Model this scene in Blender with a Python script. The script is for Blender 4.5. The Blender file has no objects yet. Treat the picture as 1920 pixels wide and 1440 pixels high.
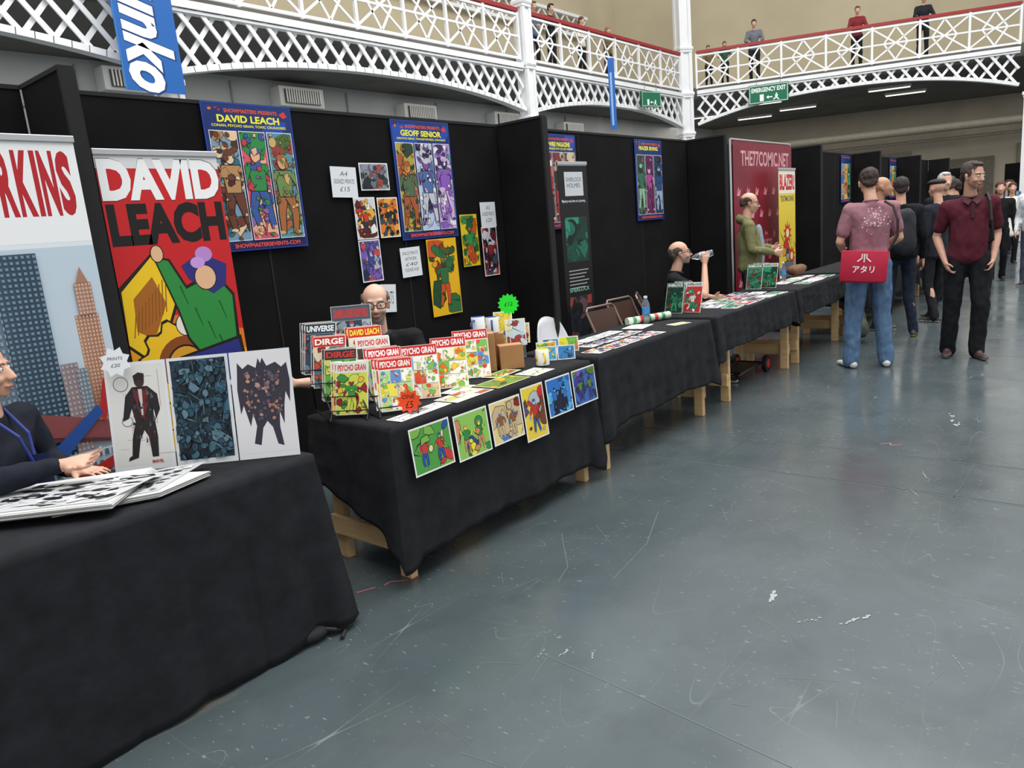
import bpy, bmesh, math, random
from mathutils import Vector, Matrix, noise
V=Vector
SC=bpy.context.scene
COL=SC.collection
PEND=[]
try:
    SC.view_settings.view_transform='Standard'
except Exception: pass
# ------------------------------------------------------------ materials
def lin(h):
    h=h.lstrip('#'); o=[]
    for i in (0,2,4):
        c=int(h[i:i+2],16)/255.
        o.append(c/12.92 if c<=.04045 else ((c+.055)/1.055)**2.4)
    return (o[0],o[1],o[2],1)
MC={}
def mat(hx,rough=.6,metal=0,var=0.0,scale=8,bump=0.0,spec=.5,trans=0,emit=0,stretch=None,coat=0):
    key=(hx,rough,metal,var,scale,bump,spec,trans,emit,stretch,coat)
    if key in MC: return MC[key]
    m=bpy.data.materials.new('mat_%s_%d'%(hx.strip('#'),len(MC)));m.use_nodes=True
    nt=m.node_tree;b=nt.nodes['Principled BSDF']
    c=lin(hx);b.inputs['Base Color'].default_value=c
    b.inputs['Roughness'].default_value=rough;b.inputs['Metallic'].default_value=metal
    b.inputs['Specular IOR Level'].default_value=spec
    if coat: b.inputs['Coat Weight'].default_value=coat
    if trans:
        b.inputs['Transmission Weight'].default_value=trans
    if emit:
        b.inputs['Emission Color'].default_value=c;b.inputs['Emission Strength'].default_value=emit
    if var or bump:
        tc=nt.nodes.new('ShaderNodeTexCoord');mp=nt.nodes.new('ShaderNodeMapping')
        nt.links.new(tc.outputs['Object'],mp.inputs[0])
        if stretch: mp.inputs['Scale'].default_value=stretch
        n=nt.nodes.new('ShaderNodeTexNoise');n.inputs['Scale'].default_value=scale;n.inputs['Detail'].default_value=5
        nt.links.new(mp.outputs[0],n.inputs['Vector'])
        if var:
            r=nt.nodes.new('ShaderNodeValToRGB')
            r.color_ramp.elements[0].position=.3;r.color_ramp.elements[1].position=.7
            r.color_ramp.elements[0].color=tuple(x*(1-var) for x in c[:3])+(1,)
            r.color_ramp.elements[1].color=tuple(min(1,x*(1+var)) for x in c[:3])+(1,)
            nt.links.new(n.outputs['Fac'],r.inputs[0]);nt.links.new(r.outputs[0],b.inputs['Base Color'])
        if bump:
            bp=nt.nodes.new('ShaderNodeBump');bp.inputs['Strength'].default_value=bump;bp.inputs['Distance'].default_value=.02
            nt.links.new(n.outputs['Fac'],bp.inputs['Height']);nt.links.new(bp.outputs[0],b.inputs['Normal'])
    MC[key]=m
    return m
def ink(hx): return mat(hx,.45,spec=.35)
# ------------------------------------------------------------ mesh builder
def frame(o,x,up):
    x=V(x).normalized();up=V(up);n=x.cross(up).normalized();up=n.cross(x).normalized()
    M=Matrix(((x.x,up.x,n.x,o[0]),(x.y,up.y,n.y,o[1]),(x.z,up.z,n.z,o[2]),(0,0,0,1)))
    return M
class MB:
    def __init__(s): s.v=[];s.f=[];s.m=[];s.sl=[]
    def mi(s,m):
        if m not in s.sl: s.sl.append(m)
        return s.sl.index(m)
    def add(s,vs,fs,m,M=None):
        o=len(s.v);i=s.mi(m)
        s.v+= [ (M@V(a)) if M else V(a) for a in vs]
        for f in fs: s.f.append([a+o for a in f]);s.m.append(i)
    def box(s,c,d,m,M=None,ch=0):
        x,y,z=d[0]/2,d[1]/2,d[2]/2
        if ch<=0:
            vs=[(c[0]+a*x,c[1]+b*y,c[2]+e*z) for a in(-1,1) for b in(-1,1) for e in(-1,1)]
            s.add(vs,[(0,1,3,2),(4,6,7,5),(0,4,5,1),(2,3,7,6),(0,2,6,4),(1,5,7,3)],m,M)
        else:
            bm=bmesh.new();bmesh.ops.create_cube(bm,size=1)
            for q in bm.verts: q.co=V((q.co.x*d[0],q.co.y*d[1],q.co.z*d[2]))
            bmesh.ops.bevel(bm,geom=bm.edges[:],offset=ch,segments=2,affect='EDGES',profile=.5)
            bm.verts.index_update()
            s.add([q.co+V(c) for q in bm.verts],[[q.index for q in f.verts] for f in bm.faces],m,M);bm.free()
    def cyl(s,p,q,r,m,n=12,r2=None,M=None,cap=True):
        p=V(p);q=V(q);r2=r if r2 is None else r2;d=(q-p).normalized()
        a=d.orthogonal().normalized();b=d.cross(a);vs=[]
        for k in range(n):
            t=2*math.pi*k/n;e=a*math.cos(t)+b*math.sin(t);vs+= [p+e*r,q+e*r2]
        fs=[(2*k,2*((k+1)%n),2*((k+1)%n)+1,2*k+1) for k in range(n)]
        if cap: fs+= [[2*k for k in range(n)][::-1],[2*k+1 for k in range(n)]]
        s.add(vs,fs,m,M)
    def tube(s,pts,r,m,n=8,M=None,closed=False):
        pts=[V(p) for p in pts];N=len(pts);rings=[];a=None
        for i,p in enumerate(pts):
            if closed: d=(pts[(i+1)%N]-pts[i-1]).normalized()
            else: d=(pts[min(i+1,N-1)]-pts[max(i-1,0)]).normalized()
            if a is None: a=d.orthogonal().normalized()
            a=(a-d*a.dot(d)).normalized();b=d.cross(a)
            rings.append([p+(a*math.cos(2*math.pi*k/n)+b*math.sin(2*math.pi*k/n))*r for k in range(n)])
        vs=[q for R in rings for q in R];fs=[]
        for i in range(N if closed else N-1):
            j=(i+1)%N
            for k in range(n): fs.append((i*n+k,i*n+(k+1)%n,j*n+(k+1)%n,j*n+k))
        if not closed: fs+= [list(range(n))[::-1],[(N-1)*n+k for k in range(n)]]
        s.add(vs,fs,m,M)
    def lathe(s,prof,c,m,n=24,M=None):
        vs=[];L=len(prof)
        for r,z in prof:
            for k in range(n):
                t=2*math.pi*k/n;vs.append((c[0]+r*math.cos(t),c[1]+r*math.sin(t),c[2]+z))
        fs=[]
        for i in range(L-1):
            for k in range(n): fs.append((i*n+k,i*n+(k+1)%n,(i+1)*n+(k+1)%n,(i+1)*n+k))
        fs+= [list(range(n))[::-1],[(L-1)*n+k for k in range(n)]]
        s.add(vs,fs,m,M)
    def bar(s,p,q,w,t,nr,m,M=None):
        p=V(p);q=V(q);d=(q-p).normalized();nr=V(nr).normalized();sd=d.cross(nr).normalized()
        vs=[]
        for e in (p,q):
            for a,b in((-1,-1),(1,-1),(1,1),(-1,1)): vs.append(e+sd*(a*w/2)+nr*(b*t/2))
        s.add(vs,[(0,1,2,3),(7,6,5,4),(0,4,5,1),(1,5,6,2),(2,6,7,3),(3,7,4,0)],m,M)
    def ell(s,c,r,m,n=12,M=None):
        c=V(c);vs=[c+V((0,0,-r[2]))];h=n//2
        for i in range(1,h):
            ph=-math.pi/2+math.pi*i/h
            for k in range(n):
                t=2*math.pi*k/n;vs.append(c+V((r[0]*math.cos(ph)*math.cos(t),r[1]*math.cos(ph)*math.sin(t),r[2]*math.sin(ph))))
        vs.append(c+V((0,0,r[2])));fs=[]
        for k in range(n): fs.append((0,1+(k+1)%n,1+k))
        for i in range(h-2):
            for k in range(n): fs.append((1+i*n+k,1+i*n+(k+1)%n,1+(i+1)*n+(k+1)%n,1+(i+1)*n+k))
        e=len(vs)-1;o=1+(h-2)*n
        for k in range(n): fs.append((o+k,o+(k+1)%n,e))
        s.add(vs,fs,m,M)
    def make(s,name,parent=None,label=None,cat=None,M=None,smooth=False,kind=None,group=None):
        me=bpy.data.meshes.new(name);me.from_pydata([tuple(a) for a in s.v],[],s.f);me.update()
        for m in s.sl: me.materials.append(m)
        me.polygons.foreach_set('material_index',s.m)
        if smooth:
            me.polygons.foreach_set('use_smooth',[True]*len(me.polygons))
            try: me.set_sharp_from_angle(angle=math.radians(40))
            except Exception: pass
        return link(me,name,parent,label,cat,M,kind,group)
def link(me,name,parent=None,label=None,cat=None,M=None,kind=None,group=None):
    ob=bpy.data.objects.new(name,me);PEND.append(ob)
    if parent: ob.parent=parent
    if M is not None: ob.matrix_local=M
    if label: ob['label']=label
    if cat and not parent: ob['category']=cat
    if kind: ob['kind']=kind
    if group: ob['group']=group
    return ob
def empty(name,label,cat,M=None,group=None):
    ob=link(None,name,None,label,cat,M,None,group);ob.empty_display_size=.1
    return ob
# ------------------------------------------------------------ text & printed sheets
TX={}
def textgeo(t,off=.02,shear=0):
    k=(t,off,shear)
    if k in TX: return TX[k]
    cu=bpy.data.curves.new('t','FONT');cu.body=t;cu.size=1;cu.offset=off;cu.shear=shear;cu.resolution_u=3
    ob=bpy.data.objects.new('t',cu);COL.objects.link(ob)
    dg=bpy.context.evaluated_depsgraph_get();dg.update()
    me=bpy.data.meshes.new_from_object(ob.evaluated_get(dg))
    vs=[tuple(v.co) for v in me.vertices];fs=[list(p.vertices) for p in me.polygons]
    bpy.data.objects.remove(ob);bpy.data.meshes.remove(me);bpy.data.curves.remove(cu)
    if vs:
        x0=min(v[0] for v in vs);x1=max(v[0] for v in vs);y0=min(v[1] for v in vs);y1=max(v[1] for v in vs)
        vs=[((v[0]-x0)/(x1-x0+1e-6),(v[1]-y0)/(y1-y0+1e-6)) for v in vs]
    TX[k]=(vs,fs);return TX[k]
class Sheet:
    def __init__(s,w,h,base,th=.002,back=None):
        s.w=w;s.h=h;s.b=MB();s.z=th/2+.0002;s.th=th
        s.b.box((w/2,h/2,0),(w,h,th),ink(base))
        s.clip=(0,0,w,h)
    def up(s): s.z+=.00003;return s.z
    def poly(s,pts,c):
        x0,y0,x1,y1=s.clip
        z=s.up();P=[(min(max(a,x0),x1),min(max(b,y0),y1),z) for a,b in pts]
        s.b.add(P,[list(range(len(P)))],ink(c))
    def rect(s,x,y,w,h,c): s.poly([(x,y),(x+w,y),(x+w,y+h),(x,y+h)],c)
    def ell(s,cx,cy,rx,ry,c,n=18,rot=0):
        cr,sr=math.cos(rot),math.sin(rot);P=[]
        for k in range(n):
            t=2*math.pi*k/n;a=rx*math.cos(t);b=ry*math.sin(t);P.append((cx+a*cr-b*sr,cy+a*sr+b*cr))
        s.poly(P,c)
    def text(s,t,x,y,w,h,c,off=.02,shear=0,rot=0):
        if not t: return
        vs,fs=textgeo(t,off,shear);z=s.up()
        if rot==0: P=[(x+a*w,y+b*h,z) for a,b in vs]
        elif rot==-90: P=[(x+b*w,y+h-a*h,z) for a,b in vs]
        s.b.add(P,fs,ink(c))
    def busy(s,x,y,w,h,pal,n,rg,sz=.35,bg=None,line='#17141a'):
        old=s.clip;s.clip=(x,y,x+w,y+h);L=min(w,h)
        if bg: s.rect(x,y,w,h,bg)
        for i in range(n):
            cx=x+rg.random()*w;cy=y+rg.random()*h;r=sz*L*(.35+rg.random())*(1-.65*i/n);c=rg.choice(pal);k=rg.random();lw=L*.012+.0004
            if k<.35:
                a,b,ro=r*.6,r*(.22+.4*rg.random()),rg.random()*3
                if line: s.ell(cx,cy,a+lw,b+lw,line,12,ro)
                s.ell(cx,cy,a,b,c,12,ro)
            elif k<.8:
                m=rg.randint(4,8);a0=rg.random()*6;R=[r*(.35+.65*rg.random()) for q in range(m)]
                for e,cc in((lw*1.3,line),(0,c)):
                    if cc: s.poly([(cx+(R[q]+e)*math.cos(a0+2*math.pi*q/m),cy+(R[q]+e)*math.sin(a0+2*math.pi*q/m)) for q in range(m)],cc)
            else:
                a0=rg.random()*6;dx,dy=math.cos(a0),math.sin(a0);t=lw*1.2
                s.poly([(cx-dx*r,cy-dy*r),(cx+dy*t,cy-dx*t),(cx+dx*r,cy+dy*r),(cx-dy*t,cy+dx*t)],line or c)
        s.clip=old
    def fig(s,cx,y,h,c1,c2,c3,rg,clip=None,line='#17141a'):
        """plain generic standing figure"""
        old=s.clip
        if clip: s.clip=clip
        L=h*.012
        def limb(a,b,r1,r2,c):
            d=V((b[0]-a[0],b[1]-a[1]));n=V((-d.y,d.x)).normalized()
            for e,cc in((L,line),(0,c)):
                s.poly([(a[0]+n.x*(r1+e),a[1]+n.y*(r1+e)),(b[0]+n.x*(r2+e),b[1]+n.y*(r2+e)),(b[0]-n.x*(r2+e),b[1]-n.y*(r2+e)),(a[0]-n.x*(r1+e),a[1]-n.y*(r1+e))],cc)
        j=lambda k:(rg.random()-.5)*k*h
        for sg in(-1,1):
            hp=(cx+sg*.05*h,y+.45*h);kn=(cx+sg*.09*h+j(.06),y+.24*h);ft=(cx+sg*(.1*h)+j(.12),y)
            limb(hp,kn,.065*h,.045*h,c2);limb(kn,ft,.045*h,.03*h,c2);s.ell(ft[0]+sg*.02*h,ft[1]+.015*h,.045*h,.02*h,c3)
        s.poly([(cx-.13*h,y+.77*h),(cx+.13*h,y+.77*h),(cx+.1*h,y+.44*h),(cx-.1*h,y+.44*h)],line)
        s.poly([(cx-.12*h,y+.76*h),(cx+.12*h,y+.76*h),(cx+.09*h,y+.45*h),(cx-.09*h,y+.45*h)],c1)
        for sg in(-1,1):
            sh=(cx+sg*.12*h,y+.73*h);el=(cx+sg*.2*h+j(.05),y+.6*h+j(.15));ha=(el[0]+sg*.03*h+j(.1),el[1]+(.12 if rg.random()<.5 else -.12)*h)
            limb(sh,el,.04*h,.03*h,c1);limb(el,ha,.03*h,.022*h,c3);s.ell(ha[0],ha[1],.027*h,.027*h,c3)
        s.ell(cx,y+.86*h,.062*h+L,.08*h+L,line);s.ell(cx,y+.86*h,.062*h,.08*h,c3);s.ell(cx,y+.91*h,.066*h,.045*h,c2)
        s.clip=old
    def make(s,name,label,cat,o,x=(1,0,0),up=(0,0,1),parent=None,group=None):
        return s.b.make(name,parent,label,cat,frame(o,x,up),group=group)
# ------------------------------------------------------------ camera
f=1380.;r_=math.radians(5);p_=math.radians(11.7);w_=math.radians(40.2)
hd=V((math.cos(w_),math.sin(w_),0));rt=V((math.sin(w_),-math.cos(w_),0));Z=V((0,0,1))
fw=hd*math.cos(p_)-Z*math.sin(p_);u0=Z*math.cos(p_)+hd*math.sin(p_)
R=rt*math.cos(r_)-u0*math.sin(r_);U=u0*math.cos(r_)+rt*math.sin(r_);B=-fw
cam=bpy.data.objects.new('camera',bpy.data.cameras.new('camera'));COL.objects.link(cam)
cam.matrix_world=Matrix(((R.x,U.x,B.x,0),(R.y,U.y,B.y,0),(R.z,U.z,B.z,1.58),(0,0,0,1)))
cam.data.sensor_width=36;cam.data.lens=f/1920*36;cam.data.clip_end=300;SC.camera=cam
# ------------------------------------------------------------ world & light
wd=bpy.data.worlds.new('world');SC.world=wd;wd.use_nodes=True
bg=wd.node_tree.nodes['Background'];bg.inputs[0].default_value=(.985,.995,1,1);bg.inputs[1].default_value=.86
def area(name,loc,sx,sy,e,col=(1,1,1),rot=(0,0,0)):
    l=bpy.data.lights.new(name,'AREA');l.shape='RECTANGLE';l.size=sx;l.size_y=sy;l.energy=e;l.color=col
    o=bpy.data.objects.new(name,l);COL.objects.link(o);o.location=loc;o.rotation_euler=rot;return o
area('skylight_lamp',(8,0,15),26,14,4900,(1,.99,.97))
area('gallery_fill',(11,12.9,5.15),30,1.6,260,(1,.97,.92))  # fill added under the left gallery to brighten the wall, not a fixture
# ------------------------------------------------------------ floor
def floor_mat():
    m=bpy.data.materials.new('painted_concrete');m.use_nodes=True;nt=m.node_tree;b=nt.nodes['Principled BSDF'];N=nt.nodes.new;L=nt.links.new
    tc=N('ShaderNodeTexCoord')
    def noise_(sc,det=4,dist=0,st=None,rough=.5):
        n=N('ShaderNodeTexNoise');n.inputs['Scale'].default_value=sc;n.inputs['Detail'].default_value=det;n.inputs['Distortion'].default_value=dist;n.inputs['Roughness'].default_value=rough
        mp=N('ShaderNodeMapping');L(tc.outputs['Object'],mp.inputs[0])
        if st: mp.inputs['Scale'].default_value=st[0];mp.inputs['Rotation'].default_value=(0,0,st[1])
        L(mp.outputs[0],n.inputs['Vector']);return n.outputs['Fac']
    def M_(op,a,b_=None,c=None):
        n=N('ShaderNodeMath');n.operation=op
        for i,q in enumerate((a,b_,c)):
            if q is None: continue
            if isinstance(q,(int,float)): n.inputs[i].default_value=q
            else: L(q,n.inputs[i])
        return n.outputs[0]
    def contour(fac,w):
        d=M_('ABSOLUTE',M_('SUBTRACT',fac,.5));return M_('MAXIMUM',M_('SUBTRACT',1.0,M_('DIVIDE',d,w)),0.0)
    def step(fac,lo,hi):
        n=N('ShaderNodeMapRange');n.inputs[1].default_value=lo;n.inputs[2].default_value=hi;L(fac,n.inputs[0]);return n.outputs[0]
    base=N('ShaderNodeValToRGB');L(noise_(.55,7,.4,None,.6),base.inputs[0])
    e=base.color_ramp.elements;e[0].position=.3;e[0].color=lin('#3e484b');e[1].position=.72;e[1].color=lin('#545e61')
    s1=M_('MULTIPLY',contour(noise_(.8,0,0,((1,5,1),.5)),.0008),step(noise_(1.9,2),.48,.6))
    s2=M_('MULTIPLY',contour(noise_(1.0,0,0,((4,.6,1),-.3)),.0010),step(noise_(1.7,2),.48,.6))
    s3=M_('MULTIPLY',contour(noise_(1.2,0,0,((.6,5,1),1.2)),.0012),step(noise_(2.4,2),.5,.62))
    sp=M_('MULTIPLY',step(noise_(18,6,0,None,.7),.64,.70),step(noise_(1.6,2),.44,.58))
    sp2=M_('MULTIPLY',step(noise_(60,3,0,((1,.35,1),.7)),.66,.71),step(noise_(2.3,2),.38,.56))
    tot=M_('MINIMUM',M_('ADD',M_('ADD',M_('ADD',s1,s2),s3),M_('ADD',sp,sp2)),1.0)
    mx=N('ShaderNodeMixRGB');L(M_('MULTIPLY',tot,.32),mx.inputs[0]);L(base.outputs[0],mx.inputs[1]);mx.inputs[2].default_value=lin('#9da4a4')
    dk=N('ShaderNodeMixRGB');L(M_('MULTIPLY',step(noise_(2.6,7,.8,None,.6),.48,.8),.5),dk.inputs[0]);L(mx.outputs[0],dk.inputs[1]);dk.inputs[2].default_value=lin('#343c3e')
    L(dk.outputs[0],b.inputs['Base Color'])
    rr=N('ShaderNodeMapRange');L(noise_(1.7,7,.5,None,.6),rr.inputs[0]);rr.inputs[1].default_value=.3;rr.inputs[2].default_value=.7;rr.inputs[3].default_value=.13;rr.inputs[4].default_value=.28
    L(M_('ADD',rr.outputs[0],M_('MULTIPLY',tot,.3)),b.inputs['Roughness'])
    bp=N('ShaderNodeBump');bp.inputs['Strength'].default_value=.10;bp.inputs['Distance'].default_value=.01;L(noise_(3,4),bp.inputs['Height']);L(bp.outputs[0],b.inputs['Normal'])
    b.inputs['Specular IOR Level'].default_value=.56
    return m
FM=floor_mat()
fl=MB();fl.add([(-12,-25,0),(60,-25,0),(60,30,0),(-12,30,0)],[(0,1,2,3)],FM)
rg=random.Random(5)
def fstrip(pts,w,m,z=.0015):
    for a,b in zip(pts,pts[1:]):
        a=V((a[0],a[1],z));b=V((b[0],b[1],z));d=(b-a).normalized();n=V((-d.y,d.x,0))*w/2
        fl.add([a+n,b+n,b-n,a-n],[(3,2,1,0)],m)
jm=mat('#6f797b',.5);dkj=mat('#373f42',.6);wp=mat('#949b9a',.6);pk=mat('#a85a66',.7);pl=mat('#6a7374',.5)
for x in(4.25,4.85,8.3,12.3): fstrip([(x,3.4),(x+.06,-3)],.005,jm);fstrip([(x+.016,3.4),(x+.076,-3)],.006,dkj)
fstrip([(4.27,.62),(4.87,.6)],.006,dkj);fstrip([(4.27,2.0),(4.87,1.98)],.005,dkj)
def blot(cx,cy,rx,ry,m,n=11,rot=0):
    for q in range(9):
        t=(q-4)/4.5;x=cx+rx*t*math.cos(rot)+(rg.random()-.5)*ry;y=cy+rx*t*math.sin(rot)+(rg.random()-.5)*ry;P=[];r=ry*(.15+.25*rg.random())
        for k in range(n):
            tt=2*math.pi*k/n;w=.4+.7*rg.random();a=r*1.9*w*math.cos(tt);b=r*w*math.sin(tt)
            P.append((x+a*math.cos(rot)-b*math.sin(rot),y+a*math.sin(rot)+b*math.cos(rot),.0016+.00005*q))
        fl.add(P,[list(range(n))],m)
for cx,cy,rx,ry,rot in((5.85,.86,.17,.045,.25),(4.55,.8,.1,.014,.4),(4.25,.8,.05,.012,.6),(2.77,.72,.08,.024,-.5),(2.68,.86,.05,.014,-.7),(2.8,1.05,.04,.03,.2),(2.0,1.55,.04,.012,0),(2.05,1.45,.03,.010,.5),(1.95,1.62,.03,.008,.2),(6.6,1.95,.05,.012,.3),(2.65,.35,.05,.007,.5),(1.65,.75,.03,.010,.6),(3.2,.95,.04,.006,.8),(6.35,1.5,.03,.012,0)):
    blot(cx,cy,rx,ry,wp,9,rot)
fstrip([(1.9,2.66),(1.98,2.62)],.010,pk);fstrip([(2.02,2.6),(2.06,2.6),(2.09,2.56),(2.12,2.53),(2.17,2.52)],.010,pk);fstrip([(2.13,2.62),(2.19,2.58),(2.16,2.57)],.008,pk)
fstrip([(5.07,1.17),(5.13,1.12),(5.07,1.10),(5.12,1.05)],.008,pk)
for i in range(230):
    x=rg.uniform(1.2,9);y=rg.uniform(-1,2.4);a=rg.uniform(0,3.14);l=rg.uniform(.03,.28);c=rg.uniform(-.25,.25);P=[]
    for k in range(7):
        P.append((x,y));x+=math.cos(a)*l/6;y+=math.sin(a)*l/6;a+=c/6
    fstrip(P,rg.choice([.001,.0013,.0017]),pl,.0012)
for pts in ([(1.95,1.62),(1.93,1.3),(1.9,1.0),(1.86,.6),(1.9,.2)],[(3.4,1.9),(3.0,1.75),(2.6,1.7)],[(2.9,2.2),(2.6,1.95),(2.45,1.9)]): fstrip(pts,.0025,pl,.0013)
fl.make('floor',kind='structure')
# ------------------------------------------------------------ hall shell
def simple(name,c,d,m,kind='structure',label=None,cat=None,M=None,ch=0,group=None):
    b=MB();b.box(c,d,m,None,ch);return b.make(name,None,label,cat,M,kind=kind,group=group)
wl=mat('#b4b6b6',.85,var=.12,scale=.7);tan=mat('#bba f92'.replace(' ',''),.85,var=.1,scale=.5);soff=mat('#6c6a65',.9,var=.2,scale=.8)
beige=mat('#aea595',.85,var=.15,scale=.6)
simple('wall_left',(11,14.6,2.6),(46,.2,5.2),wl)
simple('wall_gallery',(11,15.6,8),(50,.2,5.6),tan)
P0=V((23.0,11.2,0));P1=V((26.4,2.75,0));gd=(P1-P0).normalized();gn=V((gd.y*-1,gd.x,0))
if gn.x<0: gn=-gn
P2=P1+gd*9
def prism(name,pts,z0,z1,m,kind='structure'):
    b=MB();n=len(pts);vs=[(p[0],p[1],z0) for p in pts]+[(p[0],p[1],z1) for p in pts]
    fs=[list(range(n))[::-1],list(range(n,2*n))]+[(i,(i+1)%n,n+(i+1)%n,n+i) for i in range(n)]
    b.add(vs,fs,m);return b.make(name,kind=kind)
q=P0+gn*12;q2=P2+gn*12
prism('ceiling',[(-12,11.35),(23.1,11.35),(23.1,15.6),(-12,15.6)],5.2,5.55,soff)
prism('ceiling',[(23.25,11.2),(P2.x+.25,P2.y),(q2.x,q2.y),(q.x+3,16.5),(23.25,16.5)],5.2,5.55,soff)
w1=P0+gn*4.6-gd*4;w2=P2+gn*4.6
prism('wall_gallery',[(w1.x,w1.y),(w2.x,w2.y),(w2.x+.2,w2.y),(w1.x+.2,w1.y)],5.55,11,tan)
w1=P0+gn*10-gd*4;w2=P2+gn*10
prism('wall_far',[(w1.x,w1.y),(w2.x,w2.y),(w2.x+.2,w2.y),(w1.x+.2,w1.y)],0,5.2,beige)
sh1=mat('#6d675d',.8,var=.2);sh2=mat('#857d6f',.8,var=.15)
for k,(s0,wd0,z0,z1,mm) in enumerate([(2.2,2.4,0,3.0,sh1),(5.6,2.8,0,3.4,sh2),(9.4,2.0,0,2.9,sh1),(12.2,2.4,0,3.3,sh2)]):
    b=MB();a=P0+gn*9.93+gd*s0;c=a+gd*wd0
    b.bar((a.x,a.y,(z0+z1)/2),(c.x,c.y,(z0+z1)/2),z1-z0,.06,gn,mm);b.make('door_%d'%(k+1),kind='structure')
c=P0+gd*7+gn*4.5;area('gallery_fill',(c.x,c.y,5.12),16,6,420,(1,.95,.87),(0,0,math.atan2(gd.y,gd.x)))  # broad unseen fill added to lift the far under-gallery, besides its strip lights
b=MB();dm=mat('#9b9488',.5,var=.1)
a=P0+gn*8.5;c=P2+gn*8.5;b.cyl((a.x,a.y,4.1),(c.x,c.y,4.1),.16,dm,16);b.make('air_duct',None,'long round beige air duct below the gallery ceiling','duct',smooth=True)
b=MB();a=P0+gn*9.2+gd*1.2;c=P2+gn*9.2;b.cyl((a.x,a.y,3.7),(c.x,c.y,3.7),.06,dm,12);b.make('pipe',None,'thin painted pipe running along the far wall','pipe',smooth=True)
sl=mat('#fff6e4',.5,emit=1.6);hsg=mat('#c8c8c4',.5)
for k,(s,t) in enumerate([(2.4,2.6),(3.7,5.2),(2.2,6.5),(6.4,3.0),(7.2,4.8),(.6,4.3)]):
    c=P0+gd*s+gn*t
    e=empty('strip_light','slim ceiling strip light with lit white tube','light',Matrix.Translation((c.x,c.y,5.11)),'strip lights under the gallery')
    e.rotation_euler=(0,0,math.atan2(gd.y,gd.x))
    b=MB();b.box((0,0,.045),(1.3,.12,.088),hsg,None,.01);b.make('housing',e)
    b=MB();b.cyl((-.62,0,-.01),(.62,0,-.01),.025,sl,10);b.make('lamp_tube',e)
vm=mat('#c9cbca',.5);vd=mat('#4b4d4e',.7);vl=mat('#e4e4e0',.5)
for x,z in((10.5,4.93),(14.1,4.83),(21.0,4.75),(6.9,4.95),(17.6,4.85)):
    e=empty('air_vent','grey louvred ventilation box fixed high on the wall','vent',Matrix.Translation((x,14.12,z-.1)),'wall vents')
    b=MB();b.box((0,.2,0),(1.15,.36,.42),vm,None,.02);b.make('housing',e)
    b=MB();b.box((0,.0,0),(.92,.04,.28),vd);
    for k in range(15): b.box((-.43+k*.0614,-.03,0),(.02,.03,.28),vl)
    b.make('grille',e)
b=MB()
for x in range(0,24,3): b.box((x,14.48,2.6),(.03,.04,5.0),mat('#8d9091',.8))
b.box((11,14.47,4.35),(46,.04,.04),mat('#9a9d9e',.8));b.make('trim_1',kind='structure')
# ------------------------------------------------------------ columns & girders
WH=mat('#ecedee',.45,var=.03,scale=3);RED=mat('#9a1a22',.4)
def column(x,y,z1,r,lab,ang=0):
    M=Matrix.Translation((x,y,0))@Matrix.Rotation(ang,4,'Z')
    e=empty('column',lab,'column',M)
    b=MB();b.box((0,0,z1/2),(r*1.5,r*1.5,z1),WH,None,.03)
    for sx in(-1,1):
        for sy in(-1,1): b.box((sx*r*.72,sy*r*.72,z1/2),(r*.5,r*.5,z1-.02),WH)
    b.make('shaft',e)
    b=MB();b.box((0,0,.15),(r*3,r*3,.3),WH,None,.03);b.make('base',e)
    for z in(4.15,5.35,6.7):
        b=MB();b.box((0,0,z),(r*2.3,r*2.3,.1),WH,None,.02);b.box((0,0,z-.08),(r*2.1,r*2.1,.08),WH,None,.02)
        for k in range(8): b.ell((-r*1.0+k*r*.28,-r*1.15,z),(.02,.02,.02),WH,6)
        b.make('collar',e)
column(14.7,11.15,11,.16,'tall white riveted iron column carrying the gallery')
column(5.9,11.15,11,.16,'tall white riveted iron column carrying the gallery')
column(23.0,11.2,11,.21,'thick white iron corner column of the gallery',math.atan2(gd.y,gd.x)/2)
column(26.75,2.25,11,.26,'white iron column at the end of the gallery bay')
def girder(A,Bp,ztop,zmid,zend,lab,step=.38,nm='lattice_girder'):
    A=V(A);Bp=V(Bp);d=(Bp-A);L=d.length;d.normalize();n=V((d.y,-d.x,0))
    def bot(s):
        t=abs(2*s/L-1);return zmid-(zmid-zend)*(t**2.3)
    e=empty(nm,lab,'girder',Matrix.Translation(A))
    pt=lambda s,z:V((d.x*s,d.y*s,z))
    b=MB()
    b.bar(pt(0,ztop),pt(L,ztop),.11,.20,n,WH);b.bar(pt(0,ztop-.09),pt(L,ztop-.09),.04,.14,n,WH);b.make('top_chord',e)
    b=MB();K=40
    for k in range(K):
        s0=L*k/K;s1=L*(k+1)/K;b.bar(pt(s0,bot(s0)),pt(s1+.01,bot(s1)),.09,.18,n,WH)
    b.make('bottom_chord',e)
    b=MB()
    for sg in(1,-1):
        s=-3.0
        while s<L+3:
            z=ztop;ss=s;st=None
            while z>bot(min(max(ss,0),L)):
                if 0<=ss<=L and st is None: st=(ss,z)
                if st and not(0<=ss<=L): break
                ss+=sg*.02;z-=.025
            if st:
                en=(min(max(ss,0),L),z)
                if abs(en[0]-st[0])>.08: b.bar(pt(*st)+n*.03*sg,pt(*en)+n*.03*sg,.07,.03,n,WH)
            s+=step
    b.make('lattice',e)
    return e
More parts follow.
